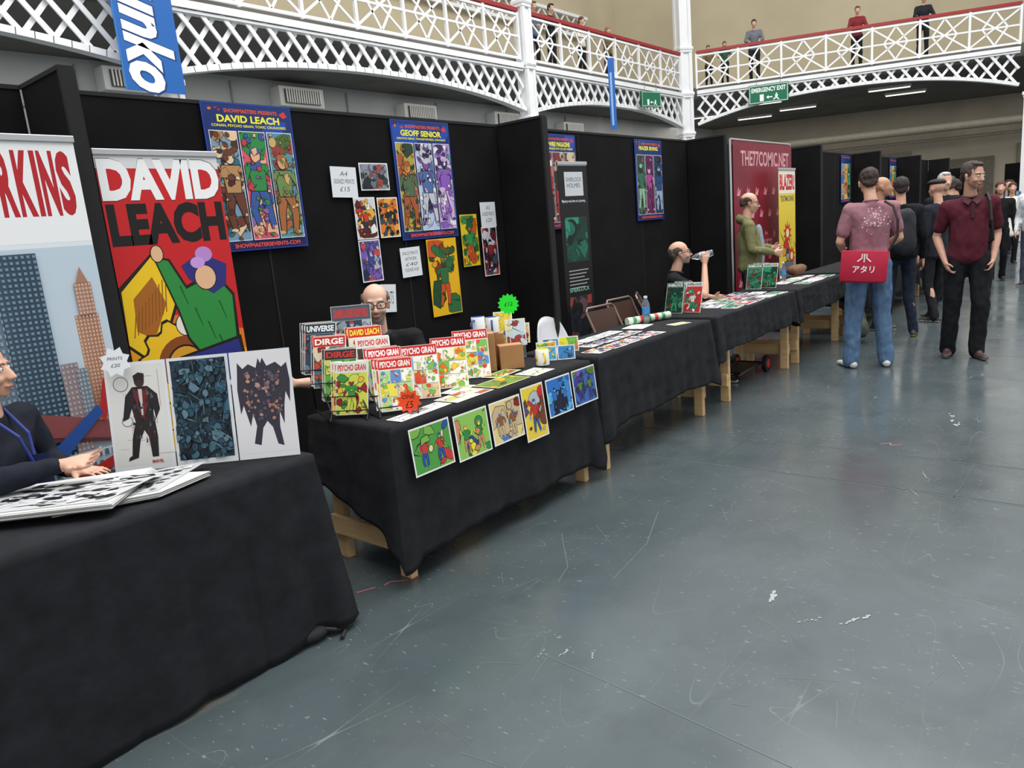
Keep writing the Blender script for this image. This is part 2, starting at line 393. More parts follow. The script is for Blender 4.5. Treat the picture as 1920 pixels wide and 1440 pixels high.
def railing(A,Bp,z0,lab,pitch=1.25):
    A=V(A);Bp=V(Bp);d=(Bp-A);L=d.length;d.normalize();n=V((d.y,-d.x,0));e=empty('balcony_railing',lab,'railing',Matrix.Translation(A))
    pt=lambda s,z:V((d.x*s,d.y*s,z))
    N=max(1,round(L/pitch));pitch=L/N
    b=MB();b.bar(pt(0,z0+1.06),pt(L,z0+1.06),.08,.09,n,RED);b.make('handrail',e,'dark red painted handrail')
    b=MB()
    for z in(z0+.02,z0+.96): b.bar(pt(0,z),pt(L,z),.05,.05,n,WH)
    for k in range(N+1): b.bar(pt(k*pitch,z0-.02),pt(k*pitch,z0+1.03),.06,.06,n,WH)
    b.make('frame',e)
    b=MB();w=.045
    for k in range(N):
        a=k*pitch;c=a+pitch;m=(a+c)/2;zl,zh=z0+.04,z0+.95;zm=(zl+zh)/2
        b.bar(pt(a,zl),pt(c,zh),w,.02,n,WH);b.bar(pt(a,zh),pt(c,zl),w,.021,n,WH)
        b.bar(pt(a,zm),pt(c,zm),w,.024,n,WH)
        h=pitch*.25
        b.bar(pt(m-h,zm),pt(m,zh),w,.02,n,WH);b.bar(pt(m,zh),pt(m+h,zm),w,.02,n,WH);b.bar(pt(m-h,zm),pt(m,zl),w,.02,n,WH);b.bar(pt(m,zl),pt(m+h,zm),w,.02,n,WH)
    b.make('bracing',e)
GL='white painted riveted lattice girder with arched lower edge'
for A,Bp in(((-3,11.15,0),(5.7,11.15,0)),((6.1,11.15,0),(14.5,11.15,0)),((14.9,11.15,0),(22.65,11.15,0))):
    girder(A,Bp,5.3,4.72,4.34,GL);railing(A,Bp,5.46,'white braced iron balcony railing with red handrail')
a=P0+gd*.4;c=P1+gd*.1
girder(a,c,5.36,4.98,4.4,GL);railing(a,c,5.5,'white braced iron balcony railing with red handrail')
a=P1+gd*1.0;c=P2
girder(a,c,5.36,4.98,4.4,GL);railing(a,c,5.5,'white braced iron balcony railing with red handrail')
def truss(A,Bp,z0,z1):
    A=V(A);Bp=V(Bp);d=(Bp-A);L=d.length;d.normalize();n=V((d.y,-d.x,0));e=empty('roof_truss','white lattice roof truss spanning above the gallery','truss',Matrix.Translation(A))
    pt=lambda s,z:V((d.x*s,d.y*s,z));b=MB()
    for z in(z0,z1): b.bar(pt(0,z),pt(L,z),.1,.12,n,WH)
    b.make('chord',e);b=MB();N=int(L/(z1-z0))
    for k in range(N):
        s0=L*k/N;s1=L*(k+1)/N;b.bar(pt(s0,z0),pt(s1,z1),.05,.03,n,WH);b.bar(pt(s0,z1),pt(s1,z0),.05,.031,n,WH)
    b.make('lattice',e)
truss((12,15.35,0),(24,15.35,0),8.05,8.7);
def exit_sign(o,x,w,h,word,lab):
    s=Sheet(w,h,'#0d5f43',.06);e=.02*w
    s.rect(e,e,w-2*e,h-2*e,'#e9f2ee');s.rect(e*1.7,e*1.7,w-3.4*e,h-3.4*e,'#0f6b4a')
    if word: s.text(word,.07*w,.6*h,.86*w,.24*h,'#f2f6f4',.03)
    s.rect(.28*w,.12*h,.1*w,.36*h,'#f2f6f4')
    s.poly([(.44*w,.3*h),(.5*w,.4*h),(.5*w,.33*h),(.6*w,.33*h),(.6*w,.27*h),(.5*w,.27*h),(.5*w,.2*h)],'#f2f6f4')
    s.ell(.7*w,.44*h,.018*w,.04*h,'#f2f6f4');s.poly([(.66*w,.4*h),(.74*w,.38*h),(.72*w,.24*h),(.78*w,.12*h),(.74*w,.12*h),(.69*w,.22*h),(.63*w,.12*h),(.61*w,.16*h),(.67*w,.27*h)],'#f2f6f4')
    ob=s.make('exit_sign',lab,'sign',o,x)
    for q in(.2,.8):
        b=MB();b.cyl((q*w,h,0),(q*w,h+.25,0),.008,mat('#777777',.4),6);b.make('bracket',ob)
c=P0+gd*1.95-gn*.35
exit_sign((c.x,c.y,4.74),(gd.x,gd.y,0),1.15,.55,'EMERGENCY EXIT','green emergency exit sign with running figure and arrow')
exit_sign((19.65,10.9,4.72),(1,-.25,0),.8,.42,'','green exit sign with running figure and arrow')
# ------------------------------------------------------------ partitions
BK=mat('#131315',.95,var=.35,scale=2.5,bump=.12,spec=.15)
edgem=mat('#0c0c0e',.8)
def panel(c,d,lab):
    e=empty('partition_panel',lab,'partition',Matrix.Translation((c[0],c[1],0)),'black felt partition panels')
    b=MB();b.box((0,0,c[2]),d,BK,None,.006)
    b.make('panel',e)
    b=MB()
    if d[0]>d[1]:
        b.box((0,0,d[2]+.005),(d[0],d[1]+.01,.02),edgem);
        for k in range(1,int(round(d[0]))): b.box((-d[0]/2+k*d[0]/round(d[0]),-d[1]/2-.001,d[2]/2),(.012,.006,d[2]-.02),edgem)
    else: b.box((0,0,d[2]+.005),(d[0]+.01,d[1],.02),edgem);b.box((0,-d[1]/2,d[2]/2),(d[0]+.012,.02,d[2]),edgem)
    b.make('edge_trim',e)
xs=[-2.0,1.47,4.97,8.47,11.97,15.47,18.97,22.4]
for a,c in zip(xs,xs[1:]):
    panel(((a+c)/2,4.14,1.22),((c-a)-.06,.06,2.44),'tall black felt exhibition partition wall behind the tables')
for x in xs[1:]:
    panel((x,3.87,1.22),(.055,.47,2.44),'black felt dividing fin between two booths')
# ------------------------------------------------------------ event posters
def event_poster(x,z,name,sub,pals,seed,zr=.85,w=.595,n=26,y=4.09):
    rg=random.Random(seed);s=Sheet(w,zr,'#1c3fa0',.004)
    s.rect(.008,.008,w-.016,zr-.016,'#12235c')
    s.rect(.012,zr*.62,w-.024,zr*.365,'#14306f');s.busy(.012,.012,w-.024,zr-.024,['#1b3d92','#122a6c','#1c4aa8'],14,rg,.3,None,None)
    s.busy(.035,zr*.93,.08,.035,['#e0701c','#c23018','#f0b030'],6,rg,.5,None,None)
    s.text('SHOWMASTERS PRESENTS',.14,zr*.935,w-.24,.022,'#e0562a',.03)
    s.poly([(w-.09,zr*.94),(w-.05,zr*.965),(w-.03,zr*.93),(w-.06,zr*.915)],'#d03a3a')
    s.text(name,.09,zr*.87,w-.18,.042,'#f6ee3c',.035)
    s.text(sub,.05,zr*.838,w-.1,.017,'#f6ee3c',.02)
    pw=(w-.09)/3
    for k in range(3):
        px=.03+k*(pw+.015);s.rect(px-.004,zr*.075-.004,pw+.008,zr*.735+.008,'#e8ecf2')
        pal=pals[k];s.busy(px,zr*.075,pw,zr*.735,pal[:-1],n,rg,.6,pal[-1])
        s.fig(px+pw*(.4+.2*rg.random()),zr*.10+rg.random()*.05,.5,pal[0],pal[1],pal[2],rg,(px,zr*.075,px+pw,zr*.81))
        s.busy(px,zr*.075,pw,zr*.735,pal[:-1],n,rg,.2)
    s.text('SHOWMASTERSEVENTS-COM',.07,.018,w-.14,.024,'#f0502c',.03)
    return s.make('event_poster','large blue event poster with three colourful comic panels and yellow title','poster',(x,y,z))
event_poster(2.33,1.6,'DAVID LEACH','CONAN, PSYCHO GRAN, TOXIC CRUSADERS',[['#b98a5a','#6b3a28','#e6c9a0','#2f6d7e','#4b2a1a','#7a9ab0'],['#2f8a48','#3a58a0','#e9b48a','#c0404a','#8a68a8','#d8586c'],['#6f8a4c','#a86438','#cfa870','#98403a','#4e6a32','#5a90a0']],1,n=40)
event_poster(3.75,1.58,'GEOFF SENIOR','DEATH\'S HEAD, TRANSFORMERS, DRAGON',[['#4d6a4a','#a8562a','#c99040','#26402e','#c87030','#b0a040'],['#5068a0','#c0c4d0','#7a4a9a','#20243a','#e8e8f0','#b8c4e0'],['#8a5ab8','#d0b0e0','#3c2a5a','#e8e0f0','#5a8a70','#a080c8']],2,n=40)
event_poster(5.47,1.56,'TRIPWIRE MAGAZINE','AWARD WINNING POP-CULTURE WEBSITE',[['#c02020','#300808','#f0e0d0','#e83020','#701010','#d8402a'],['#202020','#a03030','#c0a888','#404858','#100808','#7a3030'],['#a84a30','#d0c0a0','#602020','#302020','#a87850','#784030']],3,n=20)
event_poster(7.18,1.57,'FRAZER IRVING','',[['#306a50','#8ab898','#102a20','#a84a60','#204a3a','#2a4438'],['#a84090','#602050','#d8a0c8','#3a1a3a','#7a3a70','#541a48'],['#204a78','#9ab0c8','#101a2a','#b03a3a','#38506a','#1c3450']],4,n=20)
event_poster(14.6,1.57,'','',[['#307ab0','#e0b040','#c03030','#204060','#6a9ac0'],['#e0a030','#c04020','#f0e0c0','#603010','#e8c060'],['#3a9a60','#203a2a','#c0e0b0','#e0d040','#2a6a4a']],6,n=8)
event_poster(18.2,1.57,'','',[['#307ab0','#e0b040','#c03030','#204060','#6a9ac0'],['#e0a030','#c04020','#f0e0c0','#603010','#e8c060'],['#3a9a60','#203a2a','#c0e0b0','#e0d040','#2a6a4a']],7,n=8)
# ------------------------------------------------------------ wall prints and notes
def note(x,z,w,h,lines,y=4.09,tilt=0):
    s=Sheet(w,h,'#dfe3e8',.001);n=len(lines)
    for k,(t,q) in enumerate(lines):
        hh=h*.75/n;s.text(t,w*(1-q)/2,h*.9-(k+1)*hh+hh*.2,w*q,hh*.6,'#30343c',-.005,.2)
    return s.make('handwritten_note','white paper price note with handwritten marker text','note',(x,y,z),(1,0,tilt))
note(3.17,1.90,.215,.2,[('A4',.3),('SIGNED PRINTS',.8),('£15',.4)],tilt=-.03)
note(3.71,1.31,.2,.215,[('SPACE PIRATE',.8),('ARTWORK',.6),('£40',.6),('PLEASE ASK',.7)],tilt=.02)
note(4.63,1.63,.19,.2,[('A3',.25),('SIGNED PRINTS',.8),('£20',.4)])
note(3.46,1.09,.15,.2,[('PRINTS',.7)],tilt=-.1)
def art_print(x,z,w,h,pal,seed,bgc,n=26,border='#e8e8e6',lab='small colourful comic art print pinned to the black wall',y=4.09,figs=1,tilt=0,title=None,line='#17141a',**k):
    rg=random.Random(seed);s=Sheet(w,h,border,.0012);m=.008
    s.busy(m,m,w-2*m,h-2*m,pal,n,rg,.6,bgc,line)
    for q in range(figs): s.fig(w*(.5 if figs==1 else .3+.4*q),h*.12,h*.66,pal[0],pal[1],pal[2],rg,(m,m,w-m,h-m))
    s.busy(m,m,w-2*m,h-2*m,pal,n//2,rg,.2)
    if title:
        for i,(t,c) in enumerate(title): s.text(t,w*.4,h*(.8-.1*i),w*.5,h*.07,c,.04)
    return s.make('art_print',lab,'print',(x,y,z),k.get('x',(1,0,tilt)),k.get('up',(0,0,1)))
art_print(3.42,1.94,.26,.185,['#6a7078','#303844','#a8483a','#8a90a0','#202830'],11,'#8f9aa0')
art_print(3.335,1.61,.19,.285,['#c03a2a','#2c3038','#e0b040','#e8e8e8','#601818'],12,'#d0d4d8')
art_print(3.545,1.61,.19,.28,['#1c2028','#e07820','#f0c850','#3a4450','#0c0c10'],13,'#e8a040')
art_print(3.335,1.315,.19,.29,['#3a4a8a','#7a5ab0','#b8b8d0','#c04848','#202848'],14,'#4a4a8a')
art_print(3.98,.98,.325,.59,['#2f6a3a','#c8501c','#1c4a2a','#e0a020','#7a3a10'],15,'#e8b414',n=14,border='#e9b61a',title=[('DRAGON\'S','#1f6a34'),('CLAWS','#1f6a34')])
art_print(4.375,1.33,.2,.41,['#2f8a4a','#c0501c','#1c5a2a','#e0a020','#5a7a2a'],16,'#d8c01c',border='#d8c01c')
art_print(4.62,1.23,.19,.4,['#8a2a2a','#1c1c24','#c8c8d0','#5a2030','#404858'],17,'#b0483a')
# ------------------------------------------------------------ banners
def rollup(w,h,base):
    return Sheet(w,h,base,.003)
def rollup_base(ob,w,h):
    b=MB();g=mat('#b9bbbd',.35,.7)
    b.box((w/2,.03,-.02),(w+.04,.09,.16),g,None,.02);b.make('base_cassette',ob,smooth=True)
    b=MB();b.box((w/2,h,.0),(w+.01,.03,.02),g,None,.004);b.make('top_rail',ob)
    b=MB();b.cyl((w/2,.06,-.03),(w/2,h,-.03),.012,g,8);b.make('support_pole',ob)
W_,H_=.88,2.07
s=rollup(W_,H_,'#dfe7ee');rg=random.Random(21)
s.rect(0,1.64,W_,H_-1.64,'#eef0f1')
for t_,xx,ww in(('R',.562,.060),('K',.628,.062),('I',.697,.020),('N',.724,.060),('S',.790,.058)): s.text(t_,xx,1.75,ww,.27,'#b3202a',.05)
s.rect(0,0,W_,1.62,'#bfd0dc')
def tower(x,y,w,h,c,wc,nx,ny,sw=.6,sh=.6):
    s.rect(x,y,w,h,c);cw=w/nx;ch=h/ny
    for i in range(nx):
        for j in range(ny): s.rect(x+cw*(i+.2),y+ch*(j+.2),cw*sw,ch*sh,wc)
tower(.745,.8,.10,.52,'#b3846a','#d2b4a0',7,30,.5,.6);tower(.765,1.32,.07,.14,'#a87a64','#ccb0a0',5,8);s.poly([(.775,1.46),(.825,1.46),(.80,1.53)],'#a87a64')
tower(.40,.6,.1,.9,'#66798a','#8da3b4',5,30,.5,.5);tower(.47,.6,.17,1.0,'#3c4f60','#6f8ba0',8,44,.55,.5)
tower(.64,.7,.07,.42,'#8c7f84','#b4a8a8',4,18,.5,.5);tower(.70,.85,.045,.24,'#707c88','#a0acb4',3,12);tower(.83,.8,.05,.2,'#7a8894','#5a6874',3,9)
s.poly([(.35,.86),(.87,.74),(.87,.80),(.7,.87),(.42,.96)],'#8a4a4c');s.poly([(.35,.84),(.87,.72),(.87,.735),(.35,.86)],'#5a3034')
tower(.38,.3,.48,.42,'#b9c4cc','#4c6478',16,9,.55,.62);tower(.30,.25,.26,.52,'#8a99a6','#3a4c5c',9,11,.55,.62)
for q in range(6): s.rect(.38,.33+q*.07,.48,.004,'#8c98a2')
s.busy(.32,.02,.54,.28,['#1f4a3a','#2a6a50','#183028','#5a7a8a'],50,rg,.35)
s.poly([(.77,.84),(.81,.92),(.835,1.02),(.82,1.06),(.79,1.02),(.75,.87)],'#b02a28');s.poly([(.5,.64),(.77,.88),(.75,.92),(.46,.70)],'#28509a');s.poly([(.55,.60),(.85,.70),(.85,.66),(.57,.55)],'#b02a28')
tower(0,.1,.3,1.2,'#8a99a6','#3a4c5c',8,20)
ob=s.make('rollup_banner','roll-up banner with red lettering above an illustrated city skyline','banner',(.53,3.56,.06));rollup_base(ob,W_,H_)
# red banner
W_,H_=.62,2.03;s=rollup(W_,H_,'#c81e22');rg=random.Random(4)
s.rect(0,H_-.075,W_,.075,'#dcdcde')
s.text('DAVID',.003,H_-.232,W_-.006,.205,'#2a1614',.045);s.text('DAVID',.006,H_-.228,W_-.012,.198,'#f4f5f6',.05)
s.text('LEACH',.012,H_-.445,W_-.024,.205,'#15100f',.055)
OY=.37
def G(p): return [(a,b_+OY) for a,b_ in p]
def gear(cx,cy,r,c,ci,n=12):
    P=[]
    for k in range(n*4):
        a=2*math.pi*k/(n*4);q=r if (k//2)%2 else r*.86;P.append((cx+q*math.cos(a),cy+q*math.sin(a)))
    s.poly(P,c);s.ell(cx,cy,r*.62,r*.62,ci,28)
LN='#1c1410'
s.poly([(0,0),(.62,0),(.62,1.1),(.3,1.22),(0,1.25)],'#e07820');s.poly([(.0,.0),(.62,0),(.62,1.0),(.4,.9),(0,1.1)],'#e8a018')
s.poly(G([(-.0,.72),(.0,1.02),(.19,1.18),(.3,.95),(.12,.6)]),LN);s.poly(G([(.0,.74),(.01,1.0),(.185,1.16),(.28,.95),(.12,.62)]),'#f2c81c')
s.poly(G([(.05,.8),(.06,.96),(.17,1.06),(.22,.92),(.13,.75)]),'#a8641c')
for k in range(10): s.poly(G([(.03+.02*k,.77+.012*k),(.035+.02*k,.77+.012*k),(.06+.02*k,.88+.02*k),(.055+.02*k,.88+.02*k)]),'#8a5010')
gear(.27,.6+OY,.25,LN,'#7a3c14');gear(.27,.6+OY,.235,'#f0c020','#8a4818');s.ell(.27,.6+OY,.10,.10,LN,20);s.ell(.27,.6+OY,.09,.09,'#d89a28',20)
s.ell(.3,.80+OY,.055,.06,LN,16);s.ell(.3,.80+OY,.05,.055,'#e8e4da',16)
s.poly(G([(.19,1.16),(.275,1.14),(.34,1.0),(.5,1.06),(.6,.93),(.59,.64),(.4,.56),(.3,.72),(.27,.88)]),LN)
s.poly(G([(.2,1.15),(.265,1.13),(.335,.98),(.5,1.04),(.585,.92),(.57,.66),(.4,.58),(.31,.73),(.28,.88)]),'#2c8a3e')
for a,q in((.3,1.0),(.36,.88),(.42,.8),(.5,.9),(.47,.72)): s.poly(G([(a,q),(a+.03,q-.1),(a+.035,q-.1),(a+.01,q)]),'#145a24')
s.ell(.215,1.17+OY,.035,.045,LN,12);s.ell(.215,1.17+OY,.03,.04,'#e7b890',12)
s.poly(G([(.24,.64),(.6,.7),(.62,.42),(.5,.38),(.4,.44),(.3,.36),(.22,.5)]),LN);s.poly(G([(.26,.63),(.58,.68),(.61,.44),(.5,.4),(.4,.46),(.31,.38),(.24,.5)]),'#28307e')
s.poly(G([(.36,1.03),(.33,1.10),(.44,1.16),(.58,1.09),(.56,.98),(.48,.94)]),'#2c2c78')
s.ell(.45,1.03+OY,.062,.067,LN,18);s.ell(.45,1.03+OY,.057,.062,'#e7b890',18)
s.ell(.46,1.15+OY,.048,.04,'#b98ad0',16);s.ell(.42,1.11+OY,.04,.03,'#c89ae0',16)
for k in range(10): s.ell(.24+.038*k,.43+.02*(k%2)+OY,.02,.02,'#e8ecf4',8)
s.busy(.02,.05,.58,.62,['#8a4818','#f0c020','#c86a1c','#5a2a10','#b08ac0'],40,rg,.3)
ob=s.make('rollup_banner','red roll-up banner with large white and black lettering and cartoon artwork','banner',(1.565,3.76,.08));rollup_base(ob,W_,H_)
# dark banner
W_,H_=.39,2.05;s=rollup(W_,H_,'#101114');rg=random.Random(9)
s.rect(.0,H_-.02,W_,.02,'#d8d8d8');s.rect(.08,1.78,.25,.2,'#c9cdd2');s.text('SHERLOCK',.10,1.9,.21,.035,'#2a2c34',.0);s.text('HOLMES',.11,1.85,.18,.035,'#2a2c34',.0)
s.text('Mystery was here on a journey...',.03,1.72,.33,.03,'#dfe4e6',.01)
s.busy(.05,1.22,.3,.38,['#0f4a3c','#1a6a54','#0a2a24','#2f8a70','#081a18'],22,rg,.5,'#0e3a30')
for k in range(6): s.rect(.06,1.14-k*.03,.27-.03*(k%3),.008,'#a8acb0')
s.busy(.04,.5,.31,.42,['#3a3038','#5a4448','#20242c','#8a3a34','#141418'],22,rg,.5,'#2a2a30')
s.text('SHERLOCK',.05,.96,.28,.035,'#7fae9a',.02)
for k in range(7): s.rect(.06,.42-k*.04,.27-.03*(k%3),.01,'#a8acb0')
ob=s.make('rollup_banner','dark roll-up banner with white text and green comic panels','banner',(5.23,3.72,.05),(1,-.08,0));rollup_base(ob,W_,H_)
# crimson backdrop
W_,H_=1.95,2.36;s=Sheet(W_,H_,'#7e1029',.004);rg=random.Random(10)
s.busy(.02,.02,W_-.04,H_-.04,['#86142e','#740e24','#8e1c36'],18,rg,.2,None,None)
s.text('THE77COMIC.NET',.22,2.08,1.62,.18,'#d8a0a8',.02)
for i in range(7):
    for j in range(7):
        cx=.14+i*.28+(.14 if j%2 else 0);cy=.16+j*.27
        s.poly([(cx-.06,cy-.04),(cx-.01,cy+.06),(cx+.02,cy+.01),(cx+.07,cy+.04),(cx+.03,cy-.05)],'#dc909a');s.ell(cx-.02,cy+.01,.03,.02,'#c06878',8)
s.rect(.8,1.0,.45,.24,'#94283e');s.text('THE77',.84,1.04,.36,.14,'#d8a0a8',.02)
s.make('backdrop','crimson fabric backdrop with pale web address and logo pattern','backdrop',(8.54,3.58,.02))
e=empty('backdrop_stand','slim metal frame holding the crimson fabric backdrop','stand',Matrix.Identity(4))
b=MB();b.cyl((8.53,3.61,2.40),(10.52,3.61,2.40),.015,mat('#c8c8c8',.3,.8),8);b.make('crossbar',e)
for x in(8.53,10.52): b=MB();b.cyl((x,3.61,0),(x,3.61,2.40),.015,mat('#c8c8c8',.3,.8),8);b.make('upright',e)
# yellow banner
W_,H_=.60,2.0;s=rollup(W_,H_,'#e8cf3a');rg=random.Random(12)
s.rect(0,H_-.3,W_,.3,'#f0ece0');s.text('BLAZER!',.03,H_-.26,W_-.06,.2,'#c8201c',.05);s.text('TEXTMACHINE',.06,H_-.4,W_-.12,.07,'#28303a',.02)
s.busy(0,.1,W_,1.4,['#e8a020','#c8301c','#f0e060','#e8d040'],16,rg,.3)
for cx,cy,r in((.3,1.2,.16),(.45,.9,.14),(.2,.7,.15)):
    P=[]
    for k in range(20): a=2*math.pi*k/20;q=r*(1 if k%2 else .55);P.append((cx+q*math.cos(a),cy+q*math.sin(a)))
    s.poly(P,'#c8281c');s.ell(cx,cy,r*.35,r*.35,'#f0e8a0')
s.fig(.30,.15,.9,'#6a7078','#3a4048','#9aa0a8',rg)
ob=s.make('rollup_banner','yellow roll-up banner with red headline and starburst art','banner',(9.5,3.40,.05));rollup_base(ob,W_,H_)
s=Sheet(.86,2.9,'#1b5faa',.01);s.text('Funko',.06,-.04,.74,1.86,'#0c3a78',.06,.35,-90);s.text('Funko',.085,-.01,.69,1.80,'#f2f5f8',.04,.35,-90);s.rect(0,0,.02,2.9,'#2a74c0')
ob=s.make('hanging_banner','long blue vertical banner with white script lettering','banner',(5.08,10.75,3.93))
b=MB();b.cyl((-.05,2.9,0),(.95,2.9,0),.02,mat('#9a9a9a',.3,.8),8);b.make('rod',ob)
s=Sheet(.16,1.75,'#1f5fae',.02);s.rect(.04,.1,.05,1.3,'#8ab0e0')
s.make('hanging_banner','narrow blue banner hanging below the gallery','banner',(17.45,10.6,3.95),(.55,-.83,0))
# ------------------------------------------------------------ tables
WOOD=mat('#cdac7c',.6,var=.14,scale=5,bump=.1,stretch=(1,1,6));CL=mat('#1c1d21',.92,var=.25,scale=14,bump=.2,spec=.25)
def table(x0,x1,y0,y1,drops,seed,lab,legx=None,am=1.0,fold=0,cr=.05):
    cx=(x0+x1)/2;e=empty('trestle_table','plain wooden trestle table with pale timber legs','table',Matrix.Translation((cx,(y0+y1)/2,0)),'trestle tables')
    hw=(x1-x0)/2;hdp=(y1-y0)/2
    b=MB();b.box((0,0,.735),(2*hw-.02,2*hdp-.02,.03),WOOD,None,.004);b.make('tabletop',e)
    legx=legx or (x0+.1,x1-.1)
    for i,lx in enumerate(legx):
        lx-=cx;sd=-1 if i==0 else 1;lg=MB()
        for sy in(-1,1): lg.box((lx,sy*(hdp-.065),.36),(.045,.075,.72),WOOD,None,.004)
        lg.box((lx+sd*.035,0,.19),(.025,2*hdp-.06,.1),WOOD,None,.003);lg.box((lx+sd*.035,0,.67),(.025,2*hdp-.10,.09),WOOD,None,.003)
        lg.make('leg',e)
    ztop=.765;rg=random.Random(seed)
    per=[]
    pts=[(x0,y1),(x0,y0),(x1,y0),(x1,y1)];nr=[(-1,0),(0,-1),(1,0)];names=['l','f','r']
    s=0
    for k in range(3):
        a=V(pts[k]+(0,));c=V(pts[k+1]+(0,));L=(c-a).length;N=int(L/.0125)
        for i in range(N+(1 if k==2 else 0)):
            t=i/N;p=a.lerp(c,t);n=V(nr[k]+(0,))
            dc=min(t*L if k>0 else 9,(1-t)*L if k<2 else 9)
            if k<2 and (1-t)*L<cr: n=(n*(1+(1-t)*L/cr)/2+V(nr[k+1]+(0,))*(1-(1-t)*L/cr)/2).normalized()
            if k>0 and t*L<cr: n=(n*(1+t*L/cr)/2+V(nr[k-1]+(0,))*(1-t*L/cr)/2).normalized()
            per.append((p,n,s+t*L,names[k],t,dc))
        s+=L
    T=24;vs=[];fs=[];n_=len(per);f1=rg.uniform(5,8);f2=rg.uniform(11,16);ph=rg.uniform(0,6);ph2=rg.uniform(0,6)
    for j in range(T+1):
        t=j/T
        for p,n,sv,nm,tt,dc in per:
            d=drops[nm](tt) if callable(drops[nm]) else drops[nm]
            d+= .010*math.sin(sv*9+ph)
            d=min(d,ztop-.012)
            near=math.exp(-(dc/.06)**2) if dc<9 else 0
            d=min(d+near*.06,ztop-.008)
            wrk=noise.noise(V((sv*6+t*2,t*5,seed+3)));wr2=noise.noise(V((sv*14,t*3+sv,seed+7)))
            amp=am*t**1.3*(.009*math.sin(sv*f1+ph)+.010*math.sin(sv*f2+ph2+t*1.5)+.006*math.sin(sv*37+ph)+.010*noise.noise(V((sv*3,t*2,seed))))+(.005*wrk+.003*wr2)*min(1,t*4)
            amp+=fold*t*.016*abs(math.sin(sv*13+ph2))**.6
            amp=max(amp,-.02)
            out=.008+amp+.028*t+near*.05*t
            q=p+n*out;z=ztop-(.004*(1-math.cos(min(t*8,1)*math.pi))/2)-t*d
            vs.append((q.x,q.y,z))
    for j in range(T):
        for i in range(n_-1):
            a=j*n_+i;fs.append((a,a+1,a+1+n_,a+n_))
    cb=MB();cb.add(vs,fs,CL)
    G_=26;gv=[];gf=[]
    for a in range(G_+1):
        for c in range(11):
            px=x0-.008+(x1-x0+.016)*a/G_;py=y0-.008+(y1-y0+.016)*c/10
            gv.append((px,py,ztop+.0015*noise.noise(V((px*4,py*4,seed)))))
    for a in range(G_):
        for c in range(10):
            i=a*11+c;gf.append((i,i+11,i+12,i+1))
    cb.add(gv,gf,CL)
    me=cb.make('tablecloth',None,lab,'tablecloth',smooth=True,group='black tablecloths')
    md=me.modifiers.new('th','SOLIDIFY');md.thickness=.002
    return e
table(-.35,1.66,2.5,3.14,{'l':.6,'f':lambda t:.75-.08*max(0,(t-.85)/.15),'r':lambda t:.66-.1*t},1,'long black tablecloth hanging to the floor over a table',(0,1.56),.4,1,.035)
table(2.08,3.70,2.5,3.1,{'l':lambda t:.28+.28*t,'f':.63,'r':.56},2,'creased black tablecloth with art prints pinned to its front',(2.15,3.64),.8)
table(3.80,5.42,2.5,3.1,{'l':.42,'f':.47,'r':.42},3,'black tablecloth draped over a trestle table',(3.90,5.34),.8)
table(5.55,7.36,2.5,3.1,{'l':.28,'f':.29,'r':.3},4,'short black tablecloth draped over a trestle table',(5.85,7.28))
table(7.46,9.08,2.5,3.1,{'l':.3,'f':.26,'r':.3},5,'short black tablecloth draped over a trestle table',(7.58,8.95))
table(9.3,11.0,2.5,3.1,{'l':.4,'f':.5,'r':.4},6,'black tablecloth draped over a trestle table')
table(11.2,12.9,2.5,3.1,{'l':.4,'f':.5,'r':.4},7,'black tablecloth draped over a trestle table')
table(13.2,14.9,2.5,3.1,{'l':.4,'f':.5,'r':.4},8,'black tablecloth draped over a trestle table')
FR=[(2.15,.515,.26,.225,['#c83a3a','#2a50a0','#7ab04a','#e8d8a0'],'#4f9a44'),(2.44,.50,.245,.23,['#2f8a44','#c88a60','#e8e040','#2a4a8a'],'#8cc05a'),
(2.705,.505,.25,.225,['#8a5a34','#c8b088','#4a7ac0','#7a2020'],'#e0cc8a'),(2.975,.45,.195,.30,['#c03030','#305a90','#b0b8c0','#703a20'],'#e4c83c'),
(3.19,.53,.235,.22,['#2a70c0','#101a30','#58b0e0','#204a90'],'#3a86c8'),(3.445,.535,.24,.215,['#5a7a38','#3a3a8a','#202a50','#7a5aa0'],'#3a62a8')]
for k,(x,z,w,h,pal,bgc) in enumerate(FR):
    art_print(x,z,w,h,pal,40+k,bgc,n=9,y=2.436,figs=2 if w>h else 1,lab='glossy cartoon art print clipped to the front of the tablecloth',up=(0,.09,1))
